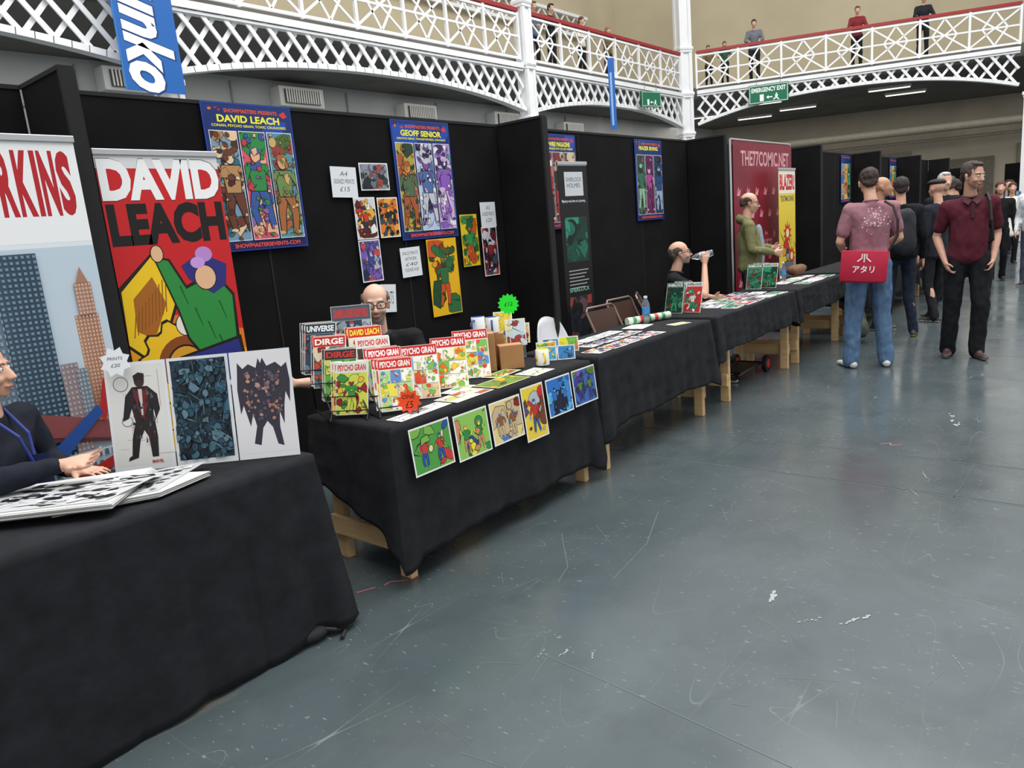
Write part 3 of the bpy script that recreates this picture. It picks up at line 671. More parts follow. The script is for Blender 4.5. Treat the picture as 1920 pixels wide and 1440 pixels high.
# ------------------------------------------------------------ display of three prints on first table
A=V((1.13,3.07,.77));Bq=V((1.635,2.53,.77));dx=(Bq-A);LL=dx.length;dx.normalize();back=V((-dx.y,dx.x,0))
if back.x<0: back=-back
upv=(Z+back*.16)
S3=[('#d6d6d2',['#2a2226','#7a2428','#101014'],31),('#20384a',['#16303c','#3a6478','#5a7a8a','#0c1c24','#1e4a5c','#2a5468'],32),('#dcdadd',['#3a3440','#6a4a58','#8a6a70','#b07a60','#241c2a'],33)]
for k,(bgc,pal,sd) in enumerate(S3):
    rg=random.Random(sd);w=LL/3-.006;h=.435;s=Sheet(w,h,'#d9dcdf',.003);m=.012
    s.rect(m,m+.01,w-2*m,h-2*m-.01,bgc)
    if k==0:
        for q in range(12): s.rect(.03+rg.random()*.15,.05+rg.random()*.34,.002+rg.random()*.08,.0012,'#7a7a80')
        for q in range(8): s.rect(.03+rg.random()*.18,.05+rg.random()*.2,.0012,.04+rg.random()*.14,'#a05050')
        s.ell(.06,.35,.03,.03,'#6a6a70');s.ell(.06,.35,.027,.027,bgc);s.ell(.07,.2,.022,.022,'#6a6a70');s.ell(.07,.2,.019,.019,bgc)
        cx=w*.55;D='#1d191c'
        s.poly([(cx-.06,.30),(cx-.03,.335),(cx+.03,.335),(cx+.065,.3),(cx+.07,.24),(cx+.05,.2),(cx+.045,.25),(cx+.04,.19),(cx-.03,.19),(cx-.04,.25),(cx-.055,.21),(cx-.08,.2)],D)
        s.poly([(cx-.03,.2),(cx+.045,.2),(cx+.05,.13),(cx+.045,.05),(cx+.02,.05),(cx+.015,.13),(cx,.16),(cx-.02,.12),(cx-.035,.05),(cx-.06,.05),(cx-.05,.13)],D)
        s.poly([(cx-.04,.05),(cx-.075,.04),(cx-.07,.055),(cx-.05,.065)],D);s.ell(cx,.358,.02,.026,'#3a2420',16);s.poly([(cx-.02,.36),(cx+.02,.36),(cx+.022,.385),(cx,.392),(cx-.022,.38)],D)
        s.poly([(cx-.03,.33),(cx,.31),(cx+.03,.33),(cx+.025,.26),(cx,.2),(cx-.02,.26)],'#6a1a20');s.poly([(cx-.008,.325),(cx+.008,.325),(cx+.003,.22),(cx-.003,.22)],'#c8c0c0')
        for q in range(30):
            a,c=cx-.045+rg.random()*.085,.08+rg.random()*.23;s.poly([(a,c),(a+.006+.01*rg.random(),c+.004),(a+.004,c+.01+.02*rg.random())],rg.choice(['#3a363c','#4a1c20','#0e0c10','#5a565c']))
        s.text('MARVEL',.15,.026,.045,.012,'#b02020',.03)
    elif k==1:
        s.busy(m,m+.01,w-2*m,h-2*m-.01,pal,220,rg,.18,bgc,'#0b161e')
        for q in range(90):
            cx=m+rg.random()*(w-2*m);cy=m+rg.random()*(h-3*m);a=rg.random()*3;l=.01+.03*rg.random()
            s.clip=(m,m+.01,w-m,h-m);s.poly([(cx-l*math.cos(a),cy-l*math.sin(a)),(cx+.0015,cy+.001),(cx+l*math.cos(a),cy+l*math.sin(a)),(cx-.001,cy-.0015)],rg.choice(['#6a90a0','#0b161e','#4a7a90','#0b161e']))
    else:
        P=[(.12,.9),(.2,.84),(.3,.88),(.42,.84),(.47,.93),(.5,.88),(.54,.93),(.6,.85),(.75,.88),(.84,.83),(.93,.87),(.96,.7),(.93,.5),(.87,.6),(.83,.48),(.8,.3),(.74,.42),(.72,.28),(.76,.1),(.66,.12),(.6,.28),(.52,.34),(.44,.28),(.38,.12),(.27,.14),(.34,.3),(.3,.42),(.24,.3),(.16,.5),(.1,.42),(.08,.65)]
        s.poly([(w*a,h*q) for a,q in P],'#33303c')
        for q in range(110):
            a=.2+.6*rg.random();c=.36+.45*rg.random();r=.015+.04*rg.random();m2=rg.randint(4,6);a0=rg.random()*6
            s.poly([(w*a+w*r*(.5+.5*rg.random())*math.cos(a0+6.28*i/m2),h*c+w*r*(.6+.5*rg.random())*math.sin(a0+6.28*i/m2)) for i in range(m2)],rg.choice(['#6a4a58','#8a6a70','#a87a68','#4a4454','#3a3440','#b89080','#5a5464']))
    o=A+dx*(k*LL/3+.003)
    s.make('art_print',['print of a dark armoured figure on white','blue-grey dense comic art print in clear sleeve','print of a dark jagged winged silhouette on white'][k]+(' on the table' if k!=2 else ''),'print',o,dx,upv)
def burst(name,lab,c,r,col,txt,x,up,n=12,tcol='#202020',inner=.72):
    P=[]
    for k in range(n*2): a=math.pi*k/n;q=r*(1 if k%2 else inner);P.append((q*math.cos(a),q*math.sin(a)))
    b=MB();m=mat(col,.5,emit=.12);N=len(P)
    b.add([(p[0],p[1],0) for p in P]+[(p[0],p[1],-.002) for p in P],[list(range(N)),list(range(N,2*N))[::-1]]+[(i,N+i,N+(i+1)%N,(i+1)%N) for i in range(N)],m)
    for t,xx,yy,w,h in txt:
        vs,fs=textgeo(t,0,.2);b.add([(xx+a*w,yy+q*h,.001) for a,q in vs],fs,ink(tcol))
    return b.make(name,None,lab,'price tag',frame(c,x,up))
burst('price_star','white star-shaped paper price tag with handwriting',A+V((.07,-.03,.44)),.062,'#d4d8dc',[('PRINTS',-.03,.008,.06,.012),('£20',-.018,-.02,.036,.014)],dx,upv,8,'#606468')
burst('price_star','bright pink star price tag hanging on the tablecloth',(.49,2.455,.735),.032,'#e81e8c',[],(1,0,0),(0,0,1),8)
def portfolio(pts,z,th,seed,lab,cov='#d4d5d2'):
    b=MB();c=[V((p[0],p[1],z)) for p in pts];rg=random.Random(seed);m=ink(cov)
    L=8
    for k in range(L):
        zz=k*th/L;o=V(((rg.random()-.5)*.012,(rg.random()-.5)*.012,0))
        vs=[p+o+Z*zz for p in c]+[p+o+Z*(zz+th/L*.7) for p in c]
        b.add(vs,[(3,2,1,0),(4,5,6,7),(0,1,5,4),(1,2,6,5),(2,3,7,6),(3,0,4,7)],m if k else mat('#26282c',.6))
    e1=c[1]-c[0];e2=c[3]-c[0];zt=th+.001
    def pt(u,v,d=0): return c[0]+e1*u+e2*v+Z*(zt+d)
    b.add([pt(.05,.06),pt(.95,.06),pt(.95,.94),pt(.05,.94)],[(0,1,2,3)],ink('#b8babc'))
    for k in range(120):
        u=.1+.78*rg.random();v=.1+.78*rg.random();r=.09*rg.random()+.008;nn=rg.randint(3,8);d=.0004+k*.00003;P=[];st=rg.random()
        for i in range(nn):
            a=2*math.pi*i/nn;P.append(pt(min(.94,max(.06,u+r*(.3+rg.random())*math.cos(a))),min(.93,max(.07,v+r*(.3+rg.random())*math.sin(a)*st)),d))
        b.add(P,[list(range(nn))],ink(rg.choice(['#e0e0e0','#24262a','#3a3d42','#dcdcdc','#15171a','#15171a','#c8c8c8'])))
    return b.make('art_portfolio',None,lab,'portfolio')
portfolio([(.78,2.72),(1.07,2.56),(1.29,2.62),(1.10,2.92)],.772,.022,3,'stacked sheets of black and white comic art in plastic sleeves')
portfolio([(.50,2.93),(.90,2.53),(1.17,2.80),(.80,3.08)],.797,.024,4,'open portfolio of black and white ink artwork')
# ------------------------------------------------------------ second table goods
fx=V((rt.x,rt.y,0))
def rotd(deg): a=math.radians(deg);return V((fx.x*math.cos(a)-fx.y*math.sin(a),fx.x*math.sin(a)+fx.y*math.cos(a),0))
def bk(d): return V((-d.y,d.x,0))
def comic(name,o,w,h,hdr,title,pal,seed,deg=0,lean=.25,th=.006,hc='#f0f0f0',style='strip',lab=None,hfrac=.2,group=None):
    rg=random.Random(seed);s=Sheet(w,h,'#e6e4dd',th);hh=h*hfrac
    s.rect(.002,h-hh,w-.004,hh-.002,hdr)
    if title: s.text(title,w*.06,h-hh*.82,w*.88,hh*.6,hc,.035)
    if style=='strip':
        nr=3;rw=(h-hh-.008)/nr
        for r in range(nr):
            k=rg.choice([2,3]);cw=(w-.008)/k
            for c in range(k): s.busy(.004+c*cw+.002,.004+r*rw+.002,cw-.004,rw-.004,pal,9,rg,.45,rg.choice(pal+['#f2f0e4','#f2f0e4','#f2f0e4']))
    else:
        s.busy(.003,.003,w-.006,h-hh-.004,pal,18,rg,.45,rg.choice(pal));s.fig(w/2,h*.05,h*.66,pal[0],pal[1],pal[2],rg,(.003,.003,w-.003,h-hh));s.busy(.003,.003,w-.006,h-hh-.004,pal,10,rg,.16)
    d=rotd(deg);up=Z+bk(d)*lean
    o=V(o)-d*w/2
    return s.make(name,lab or 'comic book with bright cover',"comic",o,d,up,group=group)
PG=['#7ab850','#e8d84a','#e05030','#5a90d0','#e8c8a0','#b0d890']
def rack(c,deg,tiers,w,lab,pats,dz,dr=0,db=.055):
    d=rotd(deg);bv=bk(d)*db+d*dr;c=V(c);e=empty('display_rack',lab,'rack',Matrix.Translation(c));wm=mat('#202224',.35,.8);T=tiers-1
    for sg in(-1,1):
        b=MB();a=d*(sg*w/2);nb=bk(d);b.tube([a-nb*.05,a+bv*T+nb*.1,a+bv*T+nb*.08+Z*(dz*T+.14),a-nb*.02+Z*.03,a-nb*.05],.004,wm,6);b.make('side_frame',e)
    for k in range(tiers):
        b=MB();p=bv*k+Z*(dz*k+.012);nb=bk(d)
        b.tube([p-d*w/2,p-d*w/2-nb*.02,p-d*w/2-nb*.02+Z*.03,p+d*w/2-nb*.02+Z*.03,p+d*w/2-nb*.02,p+d*w/2,p-d*w/2],.003,wm,6);b.make('shelf',e)
    for k,(hdr,t,pal,st,hc,n) in enumerate(pats):
        for q in range(n):
            o=c+bv*k+bk(d)*.011*q+Z*(dz*k+.016+.003*q)
            comic('comic_book',o-d*(.012*q),.165,.255,hdr,t,pal,(k*31+q*7+int(c.x*100))%997,deg+3*((k+q)%3)-3,.34,style=st,hc=hc,lab='comic with bold title header standing in a wire rack',group='comics in the display rack')
DG=['#5a6a78','#b0482c','#2a3a4a','#d8c8a8','#8a2020']
rack((2.28,2.65,.768),8,4,.18,'stepped black wire rack full of comics',[('#c8201c','PSYCHO GRAN',PG,'strip','#f4f0e8',3),('#c8201c','PSYCHO GRAN',PG,'strip','#ffffff',2),('#d8d8d0','PSYCHO GRAN',['#e8d84a','#e05030','#40302c','#d8a030'],'cover','#c8201c',2),('#c8201c','DAVID LEACH',['#d8c828','#c03020','#3a3020','#e8e0c0'],'cover','#f0e040',2)],.050,-.044)
rack((2.13,2.82,.768),-8,4,.18,'stepped black wire rack with dark horror comics',[('#d8d8d0','PSYCHO GRAN',['#3a8a3a','#c8d050','#902020','#e0b040'],'cover','#c8201c',3),('#28282c','DIRGE',['#3a8a3a','#c8d050','#202020','#60a040'],'cover','#c83028',3),('#b82018','DIRGE',DG,'cover','#f4f0e8',3),('#24303c','UNIVERSE',['#6a7a88','#c03a30','#a8b4bc','#304050'],'cover','#e8ecec',3)],.062,-.060,.040)
b=MB();b.box((2.345,3.02,.90),(.2,.07,.27),mat('#1a1a1c',.5),None,.004);b.make('display_block',None,'black display block raising a comic behind the rack','display block')
comic('comic_book',(2.315,2.975,1.037),.20,.25,'#4a5a68','DINNER LADIES FROM HELL',['#7a8a96','#c03a30','#a8b4bc','#304050','#90a0a8'],77,0,.15,style='cover',hc='#d8302a',lab='blue-grey comic with red title at the top of the rack',hfrac=.3)
comic('comic_book',(2.55,2.77,.77),.195,.285,'#c8201c','PSYCHO GRAN',PG,51,4,.36,lab='red-titled comic standing open on the table')
comic('comic_book',(2.80,2.80,.77),.195,.285,'#c8201c','PSYCHO GRAN',['#e8701c','#e8c83a','#7ab850','#f0e8d0'],52,2,.36,lab='red-titled comic with orange panels on an easel')
comic('comic_book',(3.05,2.86,.77),.205,.285,'#c8201c','PSYCHO GRAN',PG,54,4,.36,lab='red-titled comic standing at the end of the row')
burst('price_star','fluorescent orange starburst price tag on the comics',V((2.27,2.56,.84)),.062,'#f04a14',[('ONE',-.03,.012,.06,.02),('£5',-.019,-.034,.038,.034)],fx,Z,10)
def flat(o,w,h,deg,pal,seed,base='#e4e2dc',strip=True,lab='printed comic strip sheet lying flat',z=.769,cat='print',name='printed_sheet',th=.002,n=16,group=None):
    rg=random.Random(seed);s=Sheet(w,h,base,th)
    if strip:
        for r in range(3):
            k=3;cw=(w-.016)/k;rh=(h-.016)/3
            for c in range(k): s.busy(.008+c*cw+.002,.008+r*rh+.002,cw-.004,rh-.004,pal,6,rg,.5,rg.choice(pal+['#f4f2ea','#f4f2ea']))
    else: s.busy(.008,.008,w-.016,h-.016,pal,n,rg,.5,pal[0])
    a=math.radians(deg);d=V((math.cos(a),math.sin(a),0));u=V((-d.y,d.x,0))
    return s.make(name,lab,cat,(o[0],o[1],z),d,u,group=group)
BW=['#8a8c90','#f0f0ee','#50525a','#d8d8d8','#f0f0ee']
flat((2.17,2.515),.36,.10,4,BW,61,lab='black and white comic strip sheet on the table');flat((2.55,2.52),.3,.16,3,['#b0b858','#e8e4c0','#a05030','#e8e8e0'],62)
flat((2.68,2.67),.22,.09,10,PG,63,z=.7715);flat((2.88,2.53),.3,.18,3,['#6a8a3a','#d8a030','#404a28','#c0502c'],64,'#cfc89a',False);flat((3.08,2.70),.24,.12,6,['#7aa04a','#e8d070','#a04a2a'],65,strip=False,z=.772);flat((3.21,2.53),.2,.15,4,['#e0d8a0','#4a7a4a','#f0f0e8'],66)
CB=mat('#a97c50',.85,var=.08,scale=9)
def carton(c,w,d,h,deg,lab):
    M=Matrix.Translation(c)@Matrix.Rotation(math.radians(deg),4,'Z');b=MB();b.box((0,0,h/2),(w,d,h),CB,None,.003)
    o=b.make('cardboard_box',None,lab,'box',M)
    for sg in(-1,1):
        b=MB();b.box((0,sg*d*.25,h+.002),(w*.99,d*.485,.003),CB);b.make('flap',o)
    b=MB();b.box((0,0,h+.004),(w*.99,.04,.001),mat('#c09a68',.4));b.make('tape',o)
carton((3.245,2.965,.768),.17,.13,.225,-46,'plain brown cardboard box standing on the table');carton((3.375,2.845,.768),.145,.11,.14,-40,'small brown cardboard box beside a larger one');carton((3.41,3.0,.768),.13,.09,.2,-50,'brown cardboard box behind another box')
def mug(c,bc,inn,hc,deg,lab):
    M=Matrix.Translation(c)@Matrix.Rotation(math.radians(deg),4,'Z');b=MB();b.lathe([(.036,0),(.041,.004),(.041,.095),(.039,.098)],(0,0,0),mat(bc,.2),24)
    for k,(a,cc) in enumerate([(-1.9,'#3a8a4a'),(-1.5,'#7a5ab0'),(-1.2,'#e0b040')]):
        b.ell((.039*math.cos(a),.039*math.sin(a),.05),(.01,.01,.022),mat(cc,.3),8)
    o=b.make('mug',None,lab,'mug',M,smooth=True)
    b=MB();b.cyl((0,0,.09),(0,0,.0985),.036,mat(inn,.3),20);b.make('inside',o)
    b=MB();b.tube([(.038,0,.08),(.06,0,.082),(.072,0,.065),(.072,0,.038),(.06,0,.022),(.038,0,.022)],.006,mat(hc,.25),8);b.make('handle',o,smooth=True)
mug((3.245,2.965,.999),'#e9ebec','#2a4a9a','#2a4a9a',-170,'white mug with blue handle on top of a box');mug((3.41,3.0,.974),'#e9ebec','#2a4a9a','#2a4a9a',-140,'white mug with blue handle and printed cartoon')
mug((3.49,2.69,.768),'#eeeeea','#e8d21c','#e8d21c',-130,'white mug with yellow inside and yellow handle')
burst('price_star','fluorescent green starburst sign with black writing',V((3.415,2.86,1.15)),.066,'#1be02a',[('£12',-.025,-.01,.05,.022)],fx,Z,14,'#10301a',.8)
b=MB();b.cyl((3.42,2.872,.912),(3.42,2.872,1.1),.003,mat('#d8d8d8',.3),6);b.make('sign_stick',None,'thin clear stick holding the green price sign','stick')
k=0
for o,w,h,pal in(((3.585,2.80,.768),.12,.09,['#5ab0d8','#e8e040','#3a8a4a']),((3.66,2.70,.768),.11,.09,['#3a8ac8','#2a3a6a','#90c8e8']),((3.68,2.88,.768),.13,.1,['#e8e84a','#5ab04a','#f0a030']),((3.52,2.99,.868),.13,.17,['#c8d8e0','#a03a3a','#e8e0b0']),((3.62,3.03,.868),.12,.13,['#e8c890','#4a70b0','#7a3030']),((3.50,3.07,.868),.12,.22,['#e8d040','#3a7ac0','#e0e0e0']),((3.90,2.86,.768),.13,.10,['#e8e040','#7ac050','#e08050']),((3.80,2.92,.768),.11,.10,['#2a5a9a','#60a0d0','#e8e8e0'])):
    rg=random.Random(80+k);k+=1;s=Sheet(w,h,'#eceae4',.003);s.busy(.006,.006,w-.012,h-.012,pal,14,rg,.6,pal[0]);d=rotd(3*(k%5)-8)
    s.make('greeting_card','small colourful cartoon card standing upright','card',o,d,Z+bk(d)*.2,group='small display cards')
acr=mat('#cfd8dc',.08,trans=.85)
b=MB();b.box((3.56,3.03,.817),(.26,.12,.098),acr,None,.004);b.make('display_riser',None,'clear acrylic riser block under the cards','riser')
# ------------------------------------------------------------ third table goods
k=0
for x in(3.90,4.08,4.26,4.44,4.62):
    for y,pal,base in((2.55,['#c03a3a','#305aa0','#e8d8a0','#202020'],'#e6e4e0'),(2.73,['#a03030','#5a90c0','#303030','#e0d8c8'],'#e6e4e0'),(2.89,['#d8d8d8','#b0b4b8'],'#eceef0')):
        k+=1
        if x<4 and y>2.7: continue
        flat((x+.01*(k%3),y),.16,.12 if y>2.6 else .14,(k*7)%9-4,pal,100+k,base,y<2.8,'small comic print laid flat on the black cloth')
flat((4.9,2.8),.24,.17,8,['#e8e8ea','#d8d8dc'],131,strip=False,lab='blank white sheet of paper on the black cloth');flat((5.08,2.62),.17,.1,-20,['#c8b888','#e0d8b0'],132,strip=False,lab='cream leaflet on the black cloth')
def bottle(c,lab,tilt=None,label='#3a8ad0',name='water_bottle',cap=True):
    M=Matrix.Translation(c)
    if tilt: M=M@tilt
    b=MB();pet=mat('#dfeaf0',.05,trans=.9);b.lathe([(.026,0),(.031,.006),(.031,.05),(.028,.06),(.031,.07),(.031,.14),(.028,.16),(.014,.19),(.013,.2)],(0,0,0),pet,20);o=b.make(name,None,lab,'bottle',M,smooth=True)
    if cap: b=MB();b.cyl((0,0,.2),(0,0,.216),.015,mat('#e8e8ec',.3),16);b.make('cap',o)
    b=MB();b.lathe([(.0316,.075),(.0318,.08),(.0318,.12),(.0316,.125)],(0,0,0),mat(label,.4),20);b.make('paper_label',o)
    return o
bottle((5.2,2.93,.768),'clear plastic water bottle with white cap on the table')
b=MB();b.cyl((5.05,3.02,.80),(5.45,2.86,.80),.03,mat('#c8d8c0',.4),16);
for q in range(5): b.cyl(V((5.05,3.02,.80)).lerp(V((5.45,2.86,.80)),.1+.17*q),V((5.05,3.02,.80)).lerp(V((5.45,2.86,.80)),.18+.17*q),.0306,mat(['#3a8a5a','#c03a3a'][q%2],.4),16)
b.make('paper_roll',None,'rolled tube of green and red wrapping paper on the table','roll',smooth=True)
# ------------------------------------------------------------ fourth table goods
GRN=['#1a6a4a','#2f8a60','#0e3a2c','#4a7a60','#803030']
for o,dg,hc,t,pal in(((5.74,2.97,.77),-42,'#1a4a38','SHERLOCK',GRN),((5.80,2.83,.77),-46,'#d8dcd8','SHERLOCK',['#c8ccc8','#2f8a60','#c03030','#e0e0dc']),((5.90,2.98,.77),-40,'#1a5a40','SHERLOCK',GRN),((7.56,2.98,.77),-42,'#1a5a40','SHERLOCK',GRN),((7.66,2.86,.77),-46,'#c8d4cc','SHERLOCK',GRN),((7.76,3.0,.77),-40,'#1a4a38','SHERLOCK',GRN)):
    comic('comic_book',o,.165,.26,hc,t,pal,int(o[0]*100),dg,.28,style='cover',hc='#e8f0ec' if hc[1]=='1' else '#204030',lab='green-covered comic standing on the black cloth',hfrac=.14)
k=0
for x in(6.05,6.3,6.55,6.8,7.05):
    for y in(2.54,2.72,2.9):
        k+=1;n=1+(k*3)%3;pal=[['#c03a3a','#e8e8e8','#303a60'],['#2a8a60','#e0e8e0','#183028'],['#e8e8ea','#8090a0'],['#203a5a','#a0b0c8','#d04030']][k%4]
        for q in range(n):
            flat((x+.02*(k%3)+.004*q,y),.2,.14,(k*11)%13-6+q*2,pal,200+k+q,strip=False,lab='comic lying flat in a small pile on the black cloth',name='comic_book',cat='comic',th=.008,z=.770+.0095*q,n=12 if q==n-1 else 2,group='comics lying in small piles')
for x in(8.0,8.25,8.5,8.75):
    for y in(2.56,2.8):
        k+=1;flat((x,y),.22,.16,(k*11)%13-6,[['#e8e8ea','#d0d4d8'],['#2a8a60','#e0e8e0'],['#d8dce0','#c03a3a']][k%3],230+k,strip=False,lab='printed leaflet lying flat on the black cloth',th=.006,z=.771)
bottle((8.35,2.95,.768),'clear plastic water bottle standing among leaflets')
# ------------------------------------------------------------ chairs
def folding_chair(x,y,deg,col='#4a342c',lab='brown folding metal chair behind the table'):
    M=Matrix.Translation((x,y,0))@Matrix.Rotation(math.radians(deg-90),4,'Z');e=empty('folding_chair',lab,'chair',M,'folding chairs');m=mat(col,.4,.2);t=mat('#8a746a',.35,.6)
    for sx in(-1,1):
        b=MB();b.tube([(sx*.2,.24,.0),(sx*.2,.02,.45),(sx*.2,-.17,.84)],.011,t,8);b.make('leg',e,smooth=True)
        b=MB();b.tube([(sx*.18,-.26,0),(sx*.18,.12,.44)],.011,t,8);b.make('leg',e,smooth=True)
    b=MB();b.tube([(-.2,-.17,.84),(-.17,-.185,.87),(.17,-.185,.87),(.2,-.17,.84)],.011,t,8);b.make('top_rail',e,smooth=True)
    b=MB();b.tube([(-.2,.19,.1),(.2,.19,.1)],.008,t,8);b.make('crossbar',e,smooth=True)
    b=MB();b.tube([(-.18,-.2,.08),(.18,-.2,.08)],.008,t,8);b.make('crossbar',e,smooth=True)
    b=MB();n=9;vs=[];fs=[]
    for i in range(n):
        a=-1+2*i/(n-1);yy=-.02*(1-a*a)
        vs+= [(a*.19,-.105+yy,.66),(a*.19,-.16+yy,.84),(a*.19,-.115+yy,.66),(a*.19,-.17+yy,.84)]
    for i in range(n-1):
        k=4*i;fs+= [(k,k+4,k+5,k+1),(k+2,k+3,k+7,k+6),(k+1,k+5,k+7,k+3),(k,k+2,k+6,k+4)]
    fs+= [(0,1,3,2),(4*n-4,4*n-2,4*n-1,4*n-3)]
    b.add(vs,fs,m);b.make('backrest',e,smooth=True)
    b=MB();b.box((0,.02,.45),(.38,.38,.025),m,None,.01);b.make('seat',e,smooth=True)
folding_chair(5.45,3.36,-95);folding_chair(6.0,3.5,-95);folding_chair(6.45,3.52,-62);folding_chair(7.47,3.5,-80);folding_chair(2.80,3.52,-115)
e=empty('plastic_chair','white moulded plastic chair tucked behind the table','chair',Matrix.Translation((4.82,3.42,0))@Matrix.Rotation(math.radians(170),4,'Z'));wm=mat('#d2d4d8',.4)
for sx in(-1,1):
    for sy in(-1,1):
        b=MB();b.cyl((sx*.2,sy*.19,0),(sx*.17,sy*.16,.44),.016,wm,8,.02);b.make('leg',e)
b=MB();b.box((0,0,.45),(.4,.38,.03),wm,None,.012);b.make('seat',e,smooth=True)
b=MB();vs=[];fs=[];NU,NV=12,8
for j in range(NV+1):
    for i in range(NU+1):
        a=-1+2*i/NU;t=j/NV;wd_=.19*(1-.35*t**3);vs.append((a*wd_,-.19-.1*t+.05*a*a,.45+.41*t-.05*t*a*a))
for j in range(NV):
    for i in range(NU): k=j*(NU+1)+i;fs.append((k,k+1,k+NU+2,k+NU+1))
b.add(vs,fs,wm);o=b.make('backrest',e,smooth=True);md=o.modifiers.new('s','SOLIDIFY');md.thickness=.012
# ------------------------------------------------------------ soft forms
ICO={}
def ico(n):
    if n not in ICO:
        bm=bmesh.new();bmesh.ops.create_icosphere(bm,subdivisions=n,radius=1);ICO[n]=[v.co.copy() for v in bm.verts];bm.free()
    return ICO[n]
def hullgeo(blobs,n=2):
    bm=bmesh.new();vs=[]
    for bl in blobs:
        c=V(bl[0]);r=bl[1];r=(r,r,r) if isinstance(r,(int,float)) else r;Rm=bl[2] if len(bl)>2 else None
        for q in ico(n):
            a=V((q.x*r[0],q.y*r[1],q.z*r[2]))
            if Rm: a=Rm@a
            vs.append(bm.verts.new(c+a))
    res=bmesh.ops.convex_hull(bm,input=vs)
    dead=[g for g in res['geom_interior']+res['geom_unused'] if isinstance(g,bmesh.types.BMVert)]
    if dead: bmesh.ops.delete(bm,geom=list(set(dead)),context='VERTS')
    bm.verts.index_update();V_=[v.co.copy() for v in bm.verts];F_=[[v.index for v in f_.verts] for f_ in bm.faces];bm.free()
    return V_,F_
class Blob:
    def __init__(s): s.v=[];s.f=[]
    def h(s,*bl,n=2):
        a,b=hullgeo(bl,n);o=len(s.v);s.v+=a;s.f+=[[q+o for q in g] for g in b]
    def mesh(s,vox,smooth,wr=0,wf=12,mats=(),assign=None,seed=0):
        me=bpy.data.meshes.new('tmp');me.from_pydata([tuple(a) for a in s.v],[],s.f);me.update()
        ob=bpy.data.objects.new('tmp',me);COL.objects.link(ob)
        m=ob.modifiers.new('r','REMESH');m.mode='VOXEL';m.voxel_size=vox;m.use_smooth_shade=True
        if smooth: m=ob.modifiers.new('s','SMOOTH');m.factor=.5;m.iterations=smooth
        dg=bpy.context.evaluated_depsgraph_get();dg.update()
        out=bpy.data.meshes.new_from_object(ob.evaluated_get(dg));bpy.data.objects.remove(ob);bpy.data.meshes.remove(me)
        if wr:
            for v in out.vertices:
                c=v.co*wf;c=V((c.x,c.y,c.z*.55+seed));d=noise.noise(c)+.5*noise.noise(c*2.3)
                v.co+=v.normal*(d*wr)
        out.materials.clear()
        for m in mats: out.materials.append(m)
        if assign:
            for p in out.polygons: p.material_index=assign(p.center,p.normal)
        out.polygons.foreach_set('use_smooth',[True]*len(out.polygons));out.update()
        return out
def softbag(name,lab,cat,blobs,col,vox=.015,wr=.012,M=None,sm=3,parent=None):
    B_=Blob()
    for g in blobs: B_.h(*g)
    return link(B_.mesh(vox,sm,wr,9,(mat(col,.8,var=.2,scale=20,bump=.1),)),name,parent,lab,cat,M)
o=softbag('bunched_cloth','dark bunched cloth lying on the floor below the table','cloth',[[((1.16,2.64,.05),(.10,.08,.045)),((1.38,2.55,.045),(.08,.07,.04))],[((1.38,2.54,.045),(.07,.06,.04)),((1.54,2.47,.035),(.05,.04,.028))]],'#131417',vox=.009,wr=.012)
b=MB();b.tube([(1.48,2.50,.06),(1.56,2.46,.05),(1.61,2.43,.03),(1.65,2.42,.012),(1.6,2.38,.012)],.009,mat('#141519',.7),6);b.make('strap',o)
o=softbag('rucksack','grey-green rucksack resting against the table','bag',[[((8.9,2.33,.2),(.16,.12,.18)),((8.92,2.35,.42),(.12,.09,.1))],[((8.82,2.23,.17),(.09,.06,.11))]],'#3c4438')
b=MB();b.tube([(8.85,2.35,.5),(8.9,2.33,.58),(8.96,2.35,.5)],.01,mat('#23281f',.7),6);b.make('handle',o)
softbag('shoulder_bag','soft brown bag lying on the table','bag',[[((8.85,2.98,.85),(.12,.1,.07)),((8.95,2.96,.86),(.08,.08,.05))]],'#6a4a34')
softbag('sports_bag','dark holdall stored behind the comics','bag',[[((1.95,3.42,.86),(.14,.12,.08)),((2.08,3.42,.86),(.1,.12,.08))],[((2.0,3.45,.5),(.2,.15,.3))],[((2.0,3.45,.2),(.2,.15,.2))]],'#1c1e22')
e=empty('hand_trolley','folding hand trolley with red wheels under the table','trolley',Matrix.Translation((7.0,2.85,0)));tm=mat('#2a2c30',.4,.6)
b=MB();b.tube([(-.5,-.12,.07),(.1,-.12,.09),(.1,.12,.09),(-.5,.12,.07)],.012,tm,8);b.box((-.2,0,.09),(.5,.26,.015),tm);b.make('frame',e)
for sy in(-1,1):
    b=MB();b.cyl((.12,sy*.16-.02,.08),(.12,sy*.16+.02,.08),.08,mat('#18181a',.7),20);wh=b.make('wheel',e)
    b=MB();b.cyl((.12,sy*.16-.023,.08),(.12,sy*.16+.023,.08),.045,mat('#c02a24',.4),16);b.make('hub',wh)
